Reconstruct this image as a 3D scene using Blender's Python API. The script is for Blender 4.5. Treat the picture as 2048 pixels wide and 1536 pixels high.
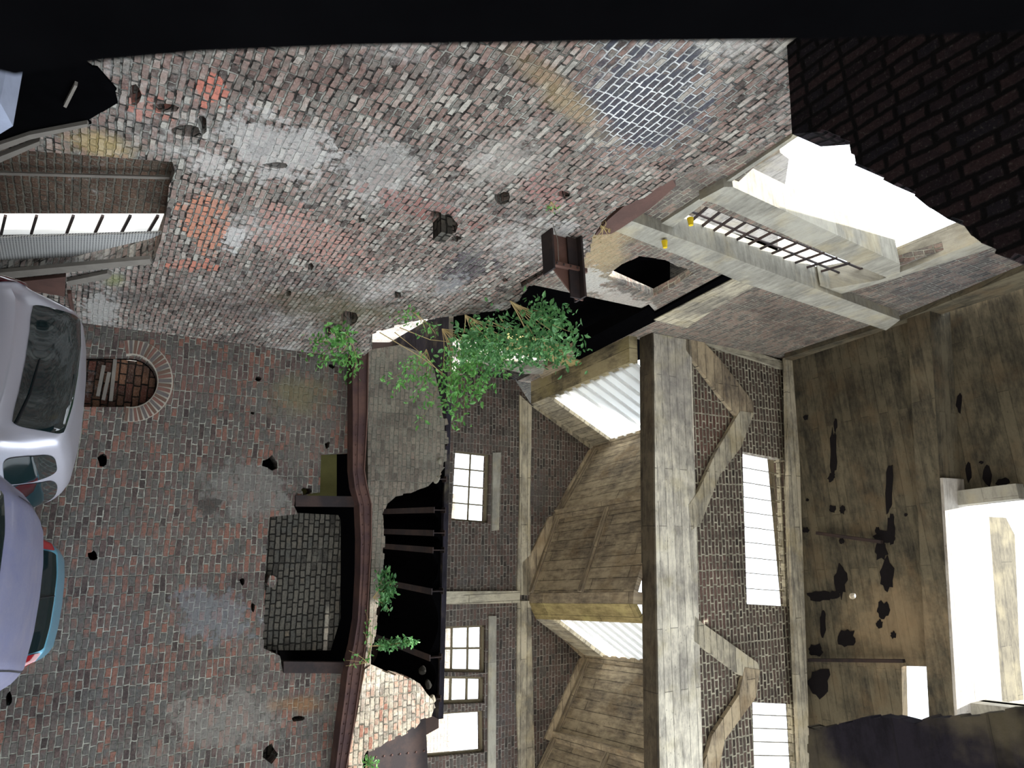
import bpy, bmesh, math, random
from mathutils import Vector, Matrix, Quaternion
from mathutils.geometry import tessellate_polygon
random.seed(7)
scn = bpy.context.scene
for o in list(bpy.data.objects): bpy.data.objects.remove(o)
C = scn.collection

# ------------------------------------------------------------------ camera
F = 1404.0                                   # focal length in pixels of the 2048 px wide frame
EYE = Vector((0, 0, 1.65))
zc = Vector((300, 2376, 1404)).normalized()  # world up seen from the camera (right, up, forward of the turned picture)
yc = Vector((432, -884, 1404)); yc = (yc - zc * yc.dot(zc)).normalized()
xc = -yc.cross(zc)
def w3(c): return Vector((xc.dot(c), yc.dot(c), zc.dot(c)))
R_ = w3(Vector((1, 0, 0))); U_ = w3(Vector((0, 1, 0))); F_ = w3(Vector((0, 0, 1)))
cam = bpy.data.cameras.new('camera'); camo = bpy.data.objects.new('camera', cam); C.objects.link(camo)
# the photograph lies on its side: picture right = world up, picture down = world right
X_, Y_, Z_ = U_, -R_, -F_
camo.matrix_world = Matrix(((X_.x, Y_.x, Z_.x, EYE.x), (X_.y, Y_.y, Z_.y, EYE.y), (X_.z, Y_.z, Z_.z, EYE.z), (0, 0, 0, 1)))
cam.sensor_width = 36; cam.lens = F / 2048 * 36
cam.clip_start = 0.02; cam.clip_end = 400
cam.dof.use_dof = True; cam.dof.focus_distance = 8.0; cam.dof.aperture_fstop = 2.6
scn.camera = camo

# ------------------------------------------------------------------ light
wd = bpy.data.worlds.new('sky'); scn.world = wd; wd.use_nodes = True
bg = wd.node_tree.nodes['Background']; bg.inputs[0].default_value = (0.86, 0.93, 1.0, 1); bg.inputs[1].default_value = 2.6
sl = bpy.data.lights.new('sun', 'SUN'); so = bpy.data.objects.new('sun', sl); C.objects.link(so)
sl.energy = 11.0; sl.angle = 0.012; sl.color = (1.0, 0.95, 0.88)
SUN = Vector((-0.24, -0.47, 0.85)).normalized()      # through the roof shaft onto the broken brick stub
so.rotation_euler = SUN.to_track_quat('Z', 'Y').to_euler()
vs = scn.view_settings
vs.view_transform = 'Standard'; vs.look = 'None'; vs.gamma = 1; vs.use_curve_mapping = False
vs.exposure = 0.68

# ------------------------------------------------------------------ picture <-> place
def ray(px, py): return (R_ * (py - 768) + U_ * (px - 1024) + F_ * F).normalized()
class Plane:
    def __init__(s, point, u, v):
        s.o = Vector(point); s.u = Vector(u).normalized(); s.v = Vector(v).normalized()
        s.n = s.u.cross(s.v).normalized()
        if s.n.dot(EYE - s.o) < 0: s.n = -s.n
    def hit(s, px, py):
        r = ray(px, py); return EYE + r * ((s.o - EYE).dot(s.n) / r.dot(s.n))
    def st(s, px, py):
        p = s.hit(px, py) - s.o; return (p.dot(s.u), p.dot(s.v))
    def P(s, *pts): return [s.st(*p) for p in pts]
    def w(s, a, b, d=0.0): return s.o + s.u * a + s.v * b + s.n * d
K = 1.27; G = K / 1.116
DFU = 9.35 * K; DFB = 13.0 * K
an = math.radians(5.16)
nF = Vector((-math.sin(an), math.cos(an), 0)); dF = Vector((math.cos(an), math.sin(an), 0)); UP = Vector((0, 0, 1))
LX1 = -3.15 * K; LX2 = -4.27 * K; ZC = 1.65 + 12.25 * K
LW1 = Plane((LX1, 0, 0), (0, 1, 0), UP)
LW2 = Plane((LX2, 0, 0), (0, 1, 0), UP)
def front(d): return Plane(nF * d, dF, UP)
FW1 = front(9.5 * K); FU = front(DFU)
DFB = DFB * (LW2.st(1150, 722)[1] - 1.65) / (front(DFB).st(1062, 808)[1] - 1.65); FB = front(DFB)
CE = Plane((0, 0, ZC), (1, 0, 0), (0, 1, 0))
def corner(dist, x):                        # (s) of the vertical line x = const on a front plane
    y = (dist + math.sin(an) * x) / math.cos(an)
    return Vector((x, y, 0)).dot(dF)

# ------------------------------------------------------------------ mesh helpers
def tag(o, label=None, cat=None, group=None, kind=None):
    if label: o['label'] = label
    if cat: o['category'] = cat
    if group: o['group'] = group
    if kind: o['kind'] = kind
    return o
def link(name, me, mat=None, parent=None, smooth=False):
    o = bpy.data.objects.new(name, me); C.objects.link(o)
    if mat: me.materials.append(mat)
    if parent: o.parent = parent; o.matrix_parent_inverse = parent.matrix_world.inverted()
    if smooth:
        for p in me.polygons: p.use_smooth = True
    return o
def empty(name, loc=(0, 0, 0)):
    o = bpy.data.objects.new(name, None); C.objects.link(o); o.location = loc
    o.matrix_world = Matrix.Translation(Vector(loc)); o.empty_display_size = 0.1; return o
class MB:
    def __init__(s): s.v = []; s.f = []; s.uv = []
    def face(s, pts, uvs=None):
        i = len(s.v); s.v += [tuple(p) for p in pts]; s.f.append(tuple(range(i, i + len(pts))))
        s.uv += list(uvs) if uvs else [(0, 0)] * len(pts)
    def prism(s, pl, outer, holes=(), thick=0.2, d=0.0):
        """outline in plane coordinates; front face at height d over the plane, body going away from the camera"""
        def area(q): return 0.5 * sum(q[i][0] * q[(i + 1) % len(q)][1] - q[(i + 1) % len(q)][0] * q[i][1] for i in range(len(q)))
        outer = list(outer) if area(outer) > 0 else list(outer)[::-1]
        hs = [list(h) if area(h) < 0 else list(h)[::-1] for h in holes]
        loops = [outer] + hs
        flat = [p for l in loops for p in l]
        tris = tessellate_polygon([[Vector((p[0], p[1], 0)) for p in l] for l in loops])
        flip = pl.u.cross(pl.v).dot(pl.n) < 0
        for t in tris:
            a = [flat[i] for i in t]
            ar = (a[1][0] - a[0][0]) * (a[2][1] - a[0][1]) - (a[2][0] - a[0][0]) * (a[1][1] - a[0][1])
            if (ar < 0) != flip: a = a[::-1]
            s.face([pl.w(p[0], p[1], d) for p in a], a)
            s.face([pl.w(p[0], p[1], d - thick) for p in a[::-1]], a[::-1])
        for l in loops:
            for i in range(len(l)):
                p, q = l[i], l[(i + 1) % len(l)]
                if abs(q[1] - p[1]) > abs(q[0] - p[0]): uv = [p, q, (q[0] + thick, q[1]), (p[0] + thick, p[1])]
                else: uv = [p, q, (q[0], q[1] + thick), (p[0], p[1] + thick)]
                pts = [pl.w(*p, d), pl.w(*q, d), pl.w(*q, d - thick), pl.w(*p, d - thick)]
                if not flip: pts = pts[::-1]; uv = uv[::-1]
                s.face(pts, uv)
        return s
    def box(s, c, ax, ay, az, hx, hy, hz):
        c = Vector(c); ax = Vector(ax).normalized(); ay = Vector(ay).normalized(); az = Vector(az).normalized()
        def P(i, j, k): return c + ax * hx * i + ay * hy * j + az * hz * k
        for f, (a, b) in ((((-1, -1, -1), (-1, 1, -1), (1, 1, -1), (1, -1, -1)), (0, 1)), (((-1, -1, 1), (1, -1, 1), (1, 1, 1), (-1, 1, 1)), (0, 1)),
                  (((-1, -1, -1), (1, -1, -1), (1, -1, 1), (-1, -1, 1)), (0, 2)), (((-1, 1, -1), (-1, 1, 1), (1, 1, 1), (1, 1, -1)), (0, 2)),
                  (((-1, -1, -1), (-1, -1, 1), (-1, 1, 1), (-1, 1, -1)), (1, 2)), (((1, -1, -1), (1, 1, -1), (1, 1, 1), (1, -1, 1)), (1, 2))):
            h = (hx, hy, hz); s.face([P(*q) for q in f], [(q[a] * h[a], q[b] * h[b]) for q in f])
        return s
    def bar(s, a, b, wd, th, side):
        """square bar from a to b, width wd along side, thickness th across"""
        a = Vector(a); b = Vector(b); d = (b - a); L = d.length; d.normalize(); side = Vector(side); side = (side - d * side.dot(d)).normalized()
        return s.box((a + b) / 2, d, side, d.cross(side), L / 2, wd / 2, th / 2)
    def extrude(s, prof, a, b, side, up):
        """open or closed profile [(x,y)] in (side, up) swept from a to b"""
        a = Vector(a); b = Vector(b); n = len(prof)
        for i in range(n):
            p, q = prof[i], prof[(i + 1) % n]
            s.face([a + side * p[0] + up * p[1], b + side * p[0] + up * p[1], b + side * q[0] + up * q[1], a + side * q[0] + up * q[1]],
                   [(0, i * .1), ((b - a).length, i * .1), ((b - a).length, i * .1 + .1), (0, i * .1 + .1)])
        tr = tessellate_polygon([[Vector((p[0], p[1], 0)) for p in prof]])
        for base in (a, b):
            for t in tr: s.face([base + side * prof[i][0] + up * prof[i][1] for i in t], [prof[i] for i in t])
        return s
    def tube(s, pts, r0, r1=None, n=6):
        r1 = r0 if r1 is None else r1; rings = []
        pts = [Vector(p) for p in pts]
        for i, p in enumerate(pts):
            d = (pts[min(i + 1, len(pts) - 1)] - pts[max(i - 1, 0)]).normalized()
            a = d.orthogonal().normalized(); b = d.cross(a); r = r0 + (r1 - r0) * i / max(1, len(pts) - 1)
            rings.append([p + a * r * math.cos(6.2832 * k / n) + b * r * math.sin(6.2832 * k / n) for k in range(n)])
        for i in range(len(rings) - 1):
            for k in range(n):
                s.face([rings[i][k], rings[i][(k + 1) % n], rings[i + 1][(k + 1) % n], rings[i + 1][k]])
        s.face(rings[0][::-1]); s.face(rings[-1]); return s
    def build(s, name, mat, parent=None, smooth=False, weld=False):
        me = bpy.data.meshes.new(name); me.from_pydata(s.v, [], s.f)
        uvl = me.uv_layers.new(name='UVMap')
        flat = []
        for u in s.uv: flat += [u[0], u[1]]
        uvl.data.foreach_set('uv', flat)
        if weld:
            bm = bmesh.new(); bm.from_mesh(me); bmesh.ops.remove_doubles(bm, verts=bm.verts, dist=1e-5); bmesh.ops.recalc_face_normals(bm, faces=bm.faces); bm.to_mesh(me); bm.free()
        return link(name, me, mat, parent, smooth)
def rag(pts, amp=0.04, step=0.12, closed=False, seed=1, idx=None):
    """break straight edges into brick-like teeth"""
    rnd = random.Random(seed); out = []; n = len(pts)
    for i in range(n if closed else n - 1):
        a = Vector(pts[i]); b = Vector(pts[(i + 1) % n]); L = (b - a).length
        if idx is not None and i not in idx: out.append(tuple(a)); continue
        k = max(1, int(L / step)); nn = Vector((-(b - a).y, (b - a).x)).normalized() if L > 0 else Vector((0, 0))
        for j in range(k):
            o1 = rnd.uniform(-amp, amp); t0 = (j + .04) / k; t1 = (j + .96) / k
            if j == 0 and not closed: out.append(tuple(a))
            out.append(tuple(a + (b - a) * t0 + nn * o1)); out.append(tuple(a + (b - a) * t1 + nn * o1))
    if not closed: out.append(tuple(pts[-1]))
    return out

# ------------------------------------------------------------------ materials
class NT:
    def __init__(s, name):
        s.m = bpy.data.materials.new(name); s.m.use_nodes = True; s.t = s.m.node_tree; s.t.nodes.clear()
        s.out = s.t.nodes.new('ShaderNodeOutputMaterial')
    def n(s, kind, **kw):
        x = s.t.nodes.new('ShaderNode' + kind)
        for k, v in kw.items(): setattr(x, k, v)
        return x
    def set(s, sock, v):
        if isinstance(v, bpy.types.NodeSocket): s.t.links.new(v, sock)
        elif isinstance(v, (tuple, list)) and sock.type == 'RGBA' and len(v) == 3: sock.default_value = (*v, 1)
        else: sock.default_value = v
    def math(s, op, a, b=0.0, clamp=False):
        x = s.n('Math', operation=op, use_clamp=clamp); s.set(x.inputs[0], a)
        if b is not None: s.set(x.inputs[1], b)
        return x.outputs[0]
    def vm(s, op, a, b=None, out=0):
        x = s.n('VectorMath', operation=op); s.set(x.inputs[0], a)
        if b is not None: s.set(x.inputs[3 if op == 'SCALE' else 1], b)
        return x.outputs[out]
    def noise(s, vec, scale, detail=4, rough=.55, dist=0.0):
        x = s.n('TexNoise'); s.set(x.inputs['Vector'], vec); x.inputs['Scale'].default_value = scale; x.inputs['Detail'].default_value = detail
        x.inputs['Roughness'].default_value = rough; x.inputs['Distortion'].default_value = dist; return x
    def step(s, v, lo, hi):
        x = s.n('MapRange', interpolation_type='SMOOTHSTEP'); s.set(x.inputs[0], v); s.set(x.inputs[1], lo); s.set(x.inputs[2], hi); return x.outputs[0]
    def mix(s, f, a, b, mode='MIX'):
        x = s.n('Mix', data_type='RGBA', blend_type=mode); s.set(x.inputs[0], f); s.set(x.inputs[6], a); s.set(x.inputs[7], b); return x.outputs[2]
    def ramp(s, v, stops, interp='LINEAR'):
        x = s.n('ValToRGB'); s.set(x.inputs[0], v); r = x.color_ramp; r.interpolation = interp
        while len(r.elements) < len(stops): r.elements.new(.5)
        for e, (p, c) in zip(r.elements, stops): e.position = p; e.color = (*c, 1)
        return x.outputs[0]
    def uv(s): return s.n('UVMap', uv_map='UVMap').outputs[0]
    def mapped(s, vec, scale=(1, 1, 1), loc=(0, 0, 0), rot=0):
        x = s.n('Mapping'); s.set(x.inputs[0], vec); x.inputs['Scale'].default_value = scale; x.inputs['Location'].default_value = loc; x.inputs['Rotation'].default_value = (0, 0, rot); return x.outputs[0]
    def finish(s, col, rough=.9, height=None, bump=.5, dist=.02, metal=0.0, spec=.25, **kw):
        b = s.n('BsdfPrincipled'); s.set(b.inputs['Base Color'], col); s.set(b.inputs['Roughness'], rough); s.set(b.inputs['Metallic'], metal)
        b.inputs['Specular IOR Level'].default_value = spec
        for k, v in kw.items(): s.set(b.inputs[k.replace('_', ' ')], v)
        if height is not None:
            bp = s.n('Bump'); bp.inputs['Strength'].default_value = bump; bp.inputs['Distance'].default_value = dist; s.set(bp.inputs['Height'], height)
            s.t.links.new(bp.outputs[0], b.inputs['Normal'])
        s.t.links.new(b.outputs[0], s.out.inputs[0]); return s.m
def sr(r, g, b):
    f = lambda c: (c / 255 / 12.92) if c / 255 <= .04045 else ((c / 255 + .055) / 1.055) ** 2.4
    return (f(r), f(g), f(b))
def blob(nt, uv, pl, px, py, rx, ry, rot=0.0, soft=.85, wob=1.0, wn=None):
    """0..1 mask for stains and tints: an ellipse on the wall surface, its edge broken up by noise"""
    c = pl.st(px, py); cr, sr_ = math.cos(rot), math.sin(rot)
    a = pl.st(px + rx * cr, py + rx * sr_); b = pl.st(px - ry * sr_, py + ry * cr)
    m = Matrix(((a[0] - c[0], b[0] - c[0]), (a[1] - c[1], b[1] - c[1]))).inverted()
    d = nt.vm('SUBTRACT', uv, (c[0], c[1], 0))
    e = nt.vm('DOT_PRODUCT', d, (m[0][0], m[0][1], 0), out=1); g = nt.vm('DOT_PRODUCT', d, (m[1][0], m[1][1], 0), out=1)
    l = nt.math('SQRT', nt.math('ADD', nt.math('MULTIPLY', e, e), nt.math('MULTIPLY', g, g)), None)
    l = nt.math('ADD', l, nt.math('MULTIPLY', nt.math('SUBTRACT', wn, .5), wob * 2))
    return nt.math('SUBTRACT', 1.0, nt.step(l, 1 - soft, 1 + soft * .3))
def brick(name, cols, mortar, bw=.24, bh=.085, ms=.012, wash=(.5, .5, .48), wamt=.3, blobs=(), pl=None, rot=0, lip=.5, wob=.012, bump=.8, joint_dark=.0, sq=.55, spk=.35, sat=.82):
    nt = NT(name); uv = nt.uv()
    n1 = nt.noise(uv, 7, 4, .65).outputs['Color']; dv = nt.vm('SCALE', nt.vm('SUBTRACT', n1, (.5, .5, .5)), wob * 3.2 * G)
    n1b = nt.noise(uv, .8, 2).outputs['Color']; dv2 = nt.vm('SCALE', nt.vm('SUBTRACT', n1b, (.5, .5, .5)), .05)
    bv = nt.vm('ADD', nt.vm('ADD', uv, dv), dv2)
    if rot: bv = nt.mapped(bv, rot=rot)
    br = nt.n('TexBrick', offset=.5, offset_frequency=2, squash=sq, squash_frequency=2)
    nt.set(br.inputs['Vector'], bv)
    for k, v in (('Color1', (0, 0, 0, 1)), ('Color2', (1, 1, 1, 1)), ('Mortar', (.5, .5, .5, 1)), ('Scale', 1), ('Mortar Size', ms * G), ('Mortar Smooth', .6), ('Bias', 0), ('Brick Width', bw * G), ('Row Height', bh * G)): br.inputs[k].default_value = v
    mo = br.outputs['Fac']
    big = nt.noise(uv, .55, 5, .6); mid = nt.noise(uv, 3.0, 5, .65); fine = nt.noise(uv, 28, 5, .7)
    sel = nt.math('ADD', nt.math('MULTIPLY', br.outputs['Color'], .82), nt.math('MULTIPLY', nt.math('SUBTRACT', mid.outputs[0], .5), .9), clamp=True)
    bc = nt.ramp(sel, [(i / (len(cols) - 1), c) for i, c in enumerate(cols)])
    bc = nt.mix(nt.math('MULTIPLY', nt.step(fine.outputs[0], .35, .7), .45), bc, nt.mix(1, bc, (.35, .35, .37), 'MULTIPLY'))
    sp_ = nt.noise(uv, 45, 3, .8).outputs[0]; bc = nt.mix(nt.math('MULTIPLY', nt.step(sp_, .56, .66), spk), bc, wash)
    mc = nt.mix(nt.step(mid.outputs[0], .35, .65), mortar, tuple(x * .45 for x in mortar))
    if joint_dark: mc = nt.mix(nt.math('MULTIPLY', nt.step(nt.noise(uv, 9, 2).outputs[0], .42, .6), joint_dark), mc, (.012, .011, .011))
    col = nt.mix(mo, bc, mc)
    hs_ = nt.n('HueSaturation'); hs_.inputs['Saturation'].default_value = sat; nt.set(hs_.inputs['Color'], col); col = hs_.outputs[0]
    col = nt.mix(1, col, (.97, 1.0, .92), 'MULTIPLY')
    # lime bloom / thin render over brick and joint
    wv = nt.math('ADD', nt.math('MULTIPLY', big.outputs[0], .6), nt.math('MULTIPLY', nt.noise(uv, 8, 6, .75).outputs[0], .4))
    wm = nt.step(wv, .62 - wamt * .25, .72 - wamt * .15)
    col = nt.mix(nt.math('MULTIPLY', wm, .75), col, nt.mix(fine.outputs[0], tuple(x * .62 for x in wash), wash))
    # soot / damp
    dm = nt.step(nt.noise(nt.mapped(uv, (1, .5, 1), (7, 3, 0)), .9, 6, .65).outputs[0], .5, .68)
    col = nt.mix(nt.math('MULTIPLY', dm, .5), col, nt.mix(1, col, (.38, .38, .42), 'MULTIPLY'))
    smooth = wm
    for (px, py, rx, ry, rt, c, amt, mode) in blobs:
        m = blob(nt, uv, pl, px, py, rx, ry, rt, wn=nt.noise(uv, 2.6, 8, .72).outputs[0])
        if mode == 'plaster':
            m = nt.step(nt.math('ADD', m, nt.math('MULTIPLY', nt.math('SUBTRACT', nt.noise(uv, 7, 6, .75).outputs[0], .5), 2.6)), .45, .8); col = nt.mix(nt.math('MULTIPLY', m, amt), col, nt.mix(fine.outputs[0], tuple(x * .7 for x in c), c)); smooth = nt.math('MAXIMUM', smooth, m)
        elif mode == 'brick':
            hsh = nt.math('FRACT', nt.math('MULTIPLY', br.outputs['Color'], 7.31), None)
            m = nt.step(nt.math('SUBTRACT', nt.math('MULTIPLY', m, 1.15), nt.math('MULTIPLY', hsh, .9)), .0, .12)
            m = nt.math('MULTIPLY', m, nt.math('SUBTRACT', 1.0, nt.math('MULTIPLY', nt.step(fine.outputs[0], .45, .7), .5)))
            col = nt.mix(nt.math('MULTIPLY', nt.math('MULTIPLY', m, amt), nt.math('SUBTRACT', 1.0, mo)), col, nt.mix(nt.math('MULTIPLY', br.outputs['Color'], .7), c, tuple(x * .45 for x in c)))
        elif mode == 'mortar': col = nt.mix(nt.math('MULTIPLY', nt.math('MULTIPLY', m, amt), mo), col, c)
        elif mode == 'tint': col = nt.mix(nt.math('MULTIPLY', m, amt), col, nt.mix(1, col, c, 'MULTIPLY'))
        elif mode == 'stain': col = nt.mix(nt.math('MULTIPLY', m, amt), col, c)
    if blobs:
        h2_ = nt.n('HueSaturation'); h2_.inputs['Saturation'].default_value = .82; nt.set(h2_.inputs['Color'], col); col = h2_.outputs[0]
    grit = nt.step(nt.noise(uv, 22, 5, .85).outputs[0], .5, .62); col = nt.mix(nt.math('MULTIPLY', grit, .5), col, nt.mix(1, col, (.3, .3, .32), 'MULTIPLY'))
    h = nt.math('SUBTRACT', nt.math('ADD', nt.math('MULTIPLY', fine.outputs[0], .35), nt.math('MULTIPLY', br.outputs['Color'], .3)), nt.math('MULTIPLY', nt.math('MULTIPLY', mo, nt.math('SUBTRACT', 1.0, nt.math('MULTIPLY', smooth, .7))), .8))
    return nt.finish(col, .95, h, bump, .025, spec=.1)
def concrete(name, base, dark, board=.15, blen=3.0, rot=0, stain=(.3, .26, .16), samt=.35, lines=.6, blobs=(), pl=None, pit=.3):
    nt = NT(name); uv0 = nt.uv(); uv = nt.mapped(uv0, rot=rot) if rot else uv0
    br = nt.n('TexBrick', offset=.37, offset_frequency=2)
    nt.set(br.inputs['Vector'], nt.vm('ADD', uv, nt.vm('SCALE', nt.vm('SUBTRACT', nt.noise(uv, 3, 2).outputs['Color'], (.5, .5, .5)), .012)))
    for k, v in (('Color1', (0, 0, 0, 1)), ('Color2', (1, 1, 1, 1)), ('Mortar', (.5, .5, .5, 1)), ('Scale', 1), ('Mortar Size', .011), ('Mortar Smooth', .5), ('Bias', 0), ('Brick Width', blen * G), ('Row Height', board * G)): br.inputs[k].default_value = v
    st = nt.noise(nt.mapped(uv, (.8, 3.2, 1)), 3, 8, .72).outputs[0]; big = nt.noise(uv, 1.1, 8, .68).outputs[0]; fine = nt.noise(uv, 25, 5, .7).outputs[0]
    v = nt.math('ADD', nt.math('ADD', nt.math('MULTIPLY', st, .45), nt.math('MULTIPLY', big, .5)), nt.math('MULTIPLY', br.outputs['Color'], .1))
    col = nt.ramp(v, [(.4, dark), (.5, tuple(.5 * (a + b) for a, b in zip(base, dark))), (.58, base), (.8, tuple(min(1, x * 1.25) for x in base))])
    col = nt.mix(nt.math('MULTIPLY', nt.step(nt.noise(nt.mapped(uv, (1, 1, 1), (4, 9, 0)), 1.1, 5, .6).outputs[0], .48, .68), samt), col, stain)
    mo = nt.math('MULTIPLY', br.outputs['Fac'], nt.step(nt.noise(uv, 2.5, 3).outputs[0], .34, .5))
    col = nt.mix(nt.math('MULTIPLY', mo, lines), col, (.02, .018, .015))
    vo = nt.n('TexVoronoi'); nt.set(vo.inputs['Vector'], uv); vo.inputs['Scale'].default_value = 9
    pm = nt.math('MULTIPLY', nt.math('LESS_THAN', vo.outputs[0], .16), nt.step(nt.noise(uv, 1.7, 3).outputs[0], .5, .56))
    col = nt.mix(nt.math('MULTIPLY', pm, pit), col, (.02, .018, .016))
    col = nt.mix(nt.math('MULTIPLY', fine, .3), col, nt.mix(1, col, (.45, .45, .45), 'MULTIPLY'))
    for (px, py, rx, ry, rt, c, amt, mode) in blobs:
        m = blob(nt, uv0, pl, px, py, rx, ry, rt, wn=nt.noise(uv, 2.6, 8, .72).outputs[0])
        col = nt.mix(nt.math('MULTIPLY', m, amt), col, nt.mix(1, col, c, 'MULTIPLY') if mode == 'tint' else c)
    h = nt.math('SUBTRACT', nt.math('ADD', nt.math('MULTIPLY', fine, .4), nt.math('MULTIPLY', st, .5)), nt.math('MULTIPLY', mo, .9))
    return nt.finish(col, .92, h, .5, .015, spec=.15)
def plain(name, c, rough=.6, metal=0., var=.3, scale=6, spec=.2, **kw):
    nt = NT(name); tc = nt.n('TexCoord').outputs['Object']; n = nt.noise(tc, scale, 5, .6).outputs[0]
    col = nt.mix(n, tuple(x * (1 - var) for x in c), tuple(min(1, x * (1 + var)) for x in c)); return nt.finish(col, rough, n, .15, .005, metal, spec=spec, **kw)
def steel(name, c1, c2, rough=.75):
    nt = NT(name); tc = nt.n('TexCoord').outputs['Object']; a = nt.noise(tc, 2.2, 6, .65).outputs[0]; b = nt.noise(tc, 40, 4, .7).outputs[0]
    col = nt.mix(nt.step(a, .4, .65), c1, c2); col = nt.mix(nt.math('MULTIPLY', b, .5), col, nt.mix(1, col, (.4, .38, .38), 'MULTIPLY'))
    return nt.finish(col, rough, b, .3, .004, spec=.3)

REDB, MAUV, GREYB, PALE, DARKB, ORG = sr(150, 88, 76), sr(112, 86, 84), sr(122, 114, 108), sr(176, 168, 160), sr(58, 52, 54), sr(196, 98, 58)
M = {}
WSH = sr(200, 198, 192)
lw1_blobs = [
    (560, 300, 170, 90, .1, sr(205, 203, 198), .5, 'plaster'), (430, 330, 60, 60, 0, sr(206, 202, 196), .55, 'plaster'), (760, 340, 120, 90, .2, sr(196, 194, 188), .35, 'plaster'),
    (1000, 330, 150, 70, -.5, sr(196, 192, 182), .3, 'plaster'), (470, 480, 40, 40, 0, sr(196, 194, 190), .8, 'plaster'), (1120, 480, 60, 60, 0, sr(196, 196, 192), .6, 'plaster'),
    (410, 450, 55, 60, 0, sr(220, 124, 70), .68, 'brick'), (425, 180, 45, 40, 0, sr(214, 100, 60), .8, 'brick'), (380, 530, 60, 14, 0, sr(210, 110, 70), .7, 'brick'), (290, 215, 60, 30, .3, sr(190, 100, 72), .6, 'brick'),
    (620, 480, 140, 55, .3, sr(196, 134, 116), .6, 'brick'), (850, 420, 120, 30, .35, sr(150, 90, 80), .7, 'brick'), (1090, 390, 60, 30, .3, sr(168, 112, 104), .7, 'brick'),
    (1290, 210, 150, 105, -.45, sr(70, 74, 86), .92, 'brick'), (1290, 205, 165, 115, -.45, sr(226, 230, 232), .9, 'mortar'),
    (930, 540, 70, 32, -.5, sr(62, 62, 74), .8, 'brick'), (900, 570, 60, 30, -.5, sr(150, 150, 150), .5, 'plaster'),
    (1130, 200, 35, 130, -.8, sr(150, 128, 84), .6, 'stain'), (200, 290, 90, 28, .1, sr(178, 150, 66), .55, 'stain'), (680, 620, 160, 34, .1, sr(92, 88, 58), .6, 'stain'),
    (230, 560, 30, 14, 0, sr(140, 150, 70), .5, 'stain'), (200, 620, 60, 50, .2, sr(176, 174, 168), .8, 'plaster'), (700, 150, 500, 50, 0, (.62, .5, .5), .5, 'tint'),  # last tint paints a vignette along the wall's near edge
    (450, 600, 260, 55, .1, (.55, .48, .46), .6, 'tint')]  # dark tint paints shade towards the wall corner
M['lw1'] = brick('old_red_brick', [sr(84, 72, 70), sr(140, 100, 90), GREYB, sr(150, 112, 102), PALE, sr(134, 128, 124)], sr(156, 154, 148), bh=.059, bw=.18, ms=.0105, wash=WSH, wamt=.5, blobs=lw1_blobs, pl=LW1, joint_dark=.95, bump=1.0)
fw1_blobs = [
    (620, 850, 90, 120, 0, sr(112, 104, 96), .35, 'plaster'), (500, 980, 130, 90, 0, sr(132, 130, 124), .55, 'plaster'), (600, 790, 70, 45, 0, sr(122, 112, 66), .5, 'stain'), (430, 1230, 120, 80, .3, sr(122, 126, 132), .55, 'plaster'),
    (450, 1440, 170, 90, 0, sr(138, 134, 126), .5, 'plaster'), (600, 1410, 60, 22, 0, sr(140, 96, 40), .6, 'stain'), (420, 1010, 34, 22, 0, sr(70, 66, 62), .8, 'plaster'),
    (200, 1230, 130, 300, 0, (.86, .9, 1.05), .4, 'tint'), (120, 800, 100, 80, 0, sr(196, 104, 60), .35, 'brick'), (360, 750, 170, 60, .1, sr(118, 92, 86), .4, 'brick')]  # bluish tint paints cool daylight on the lower right wall
M['fw1'] = brick('grey_brown_brick', [sr(74, 64, 64), sr(104, 84, 82), sr(96, 93, 92), sr(100, 88, 86), sr(136, 88, 74), sr(90, 88, 88), sr(116, 114, 110)], sr(166, 163, 155), bh=.074, bw=.225, ms=.0105, wash=sr(128, 124, 116), wamt=.42, blobs=fw1_blobs, pl=FW1, joint_dark=.45, sat=1.05)
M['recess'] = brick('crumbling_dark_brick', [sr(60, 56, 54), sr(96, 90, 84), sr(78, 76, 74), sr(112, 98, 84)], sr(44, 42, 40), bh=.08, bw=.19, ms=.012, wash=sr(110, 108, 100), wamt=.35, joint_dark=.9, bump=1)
M['pale'] = brick('sun_pale_brick', [sr(140, 92, 78), sr(172, 162, 150), sr(124, 116, 110), sr(176, 136, 118), sr(180, 176, 168)], sr(160, 152, 140), bh=.074, bw=.18, wash=sr(206, 200, 188), wamt=.5, sat=.9, joint_dark=.7)  # lightened brick carries sunlight on the stub in its colour; rubble shares it
M['panelb'] = brick('weathered_panel_brick', [sr(104, 94, 88), sr(138, 124, 114), sr(124, 118, 110), sr(138, 112, 102)], sr(136, 132, 124), bh=.074, bw=.22, ms=.008, wash=sr(140, 134, 126), wamt=.4)
lw2_blobs = [(1200, 500, 60, 90, .3, sr(196, 168, 110), .55, 'stain'), (1180, 560, 60, 40, .3, sr(206, 204, 196), .8, 'plaster'), (1250, 600, 100, 22, .3, sr(200, 192, 180), .7, 'plaster'), (1400, 600, 40, 30, -.4, sr(196, 190, 180), .6, 'plaster'),
             (1900, 560, 200, 60, -.3, (.6, .68, .85), .8, 'tint'), (1600, 640, 150, 50, .2, (.5, .5, .52), .45, 'tint')]
M['lw2'] = brick('upper_side_brick', [sr(136, 100, 88), sr(104, 94, 90), sr(128, 114, 106), sr(156, 120, 104), sr(84, 80, 82)], sr(176, 170, 154), bh=.085, bw=.27, ms=.011, wash=sr(180, 176, 168), wamt=.3, blobs=lw2_blobs, pl=LW2)
fu_blobs = [(1420, 860, 60, 70, 0, sr(150, 92, 72), .35, 'brick'), (1420, 1180, 60, 90, 0, sr(146, 104, 92), .35, 'brick')]
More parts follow.
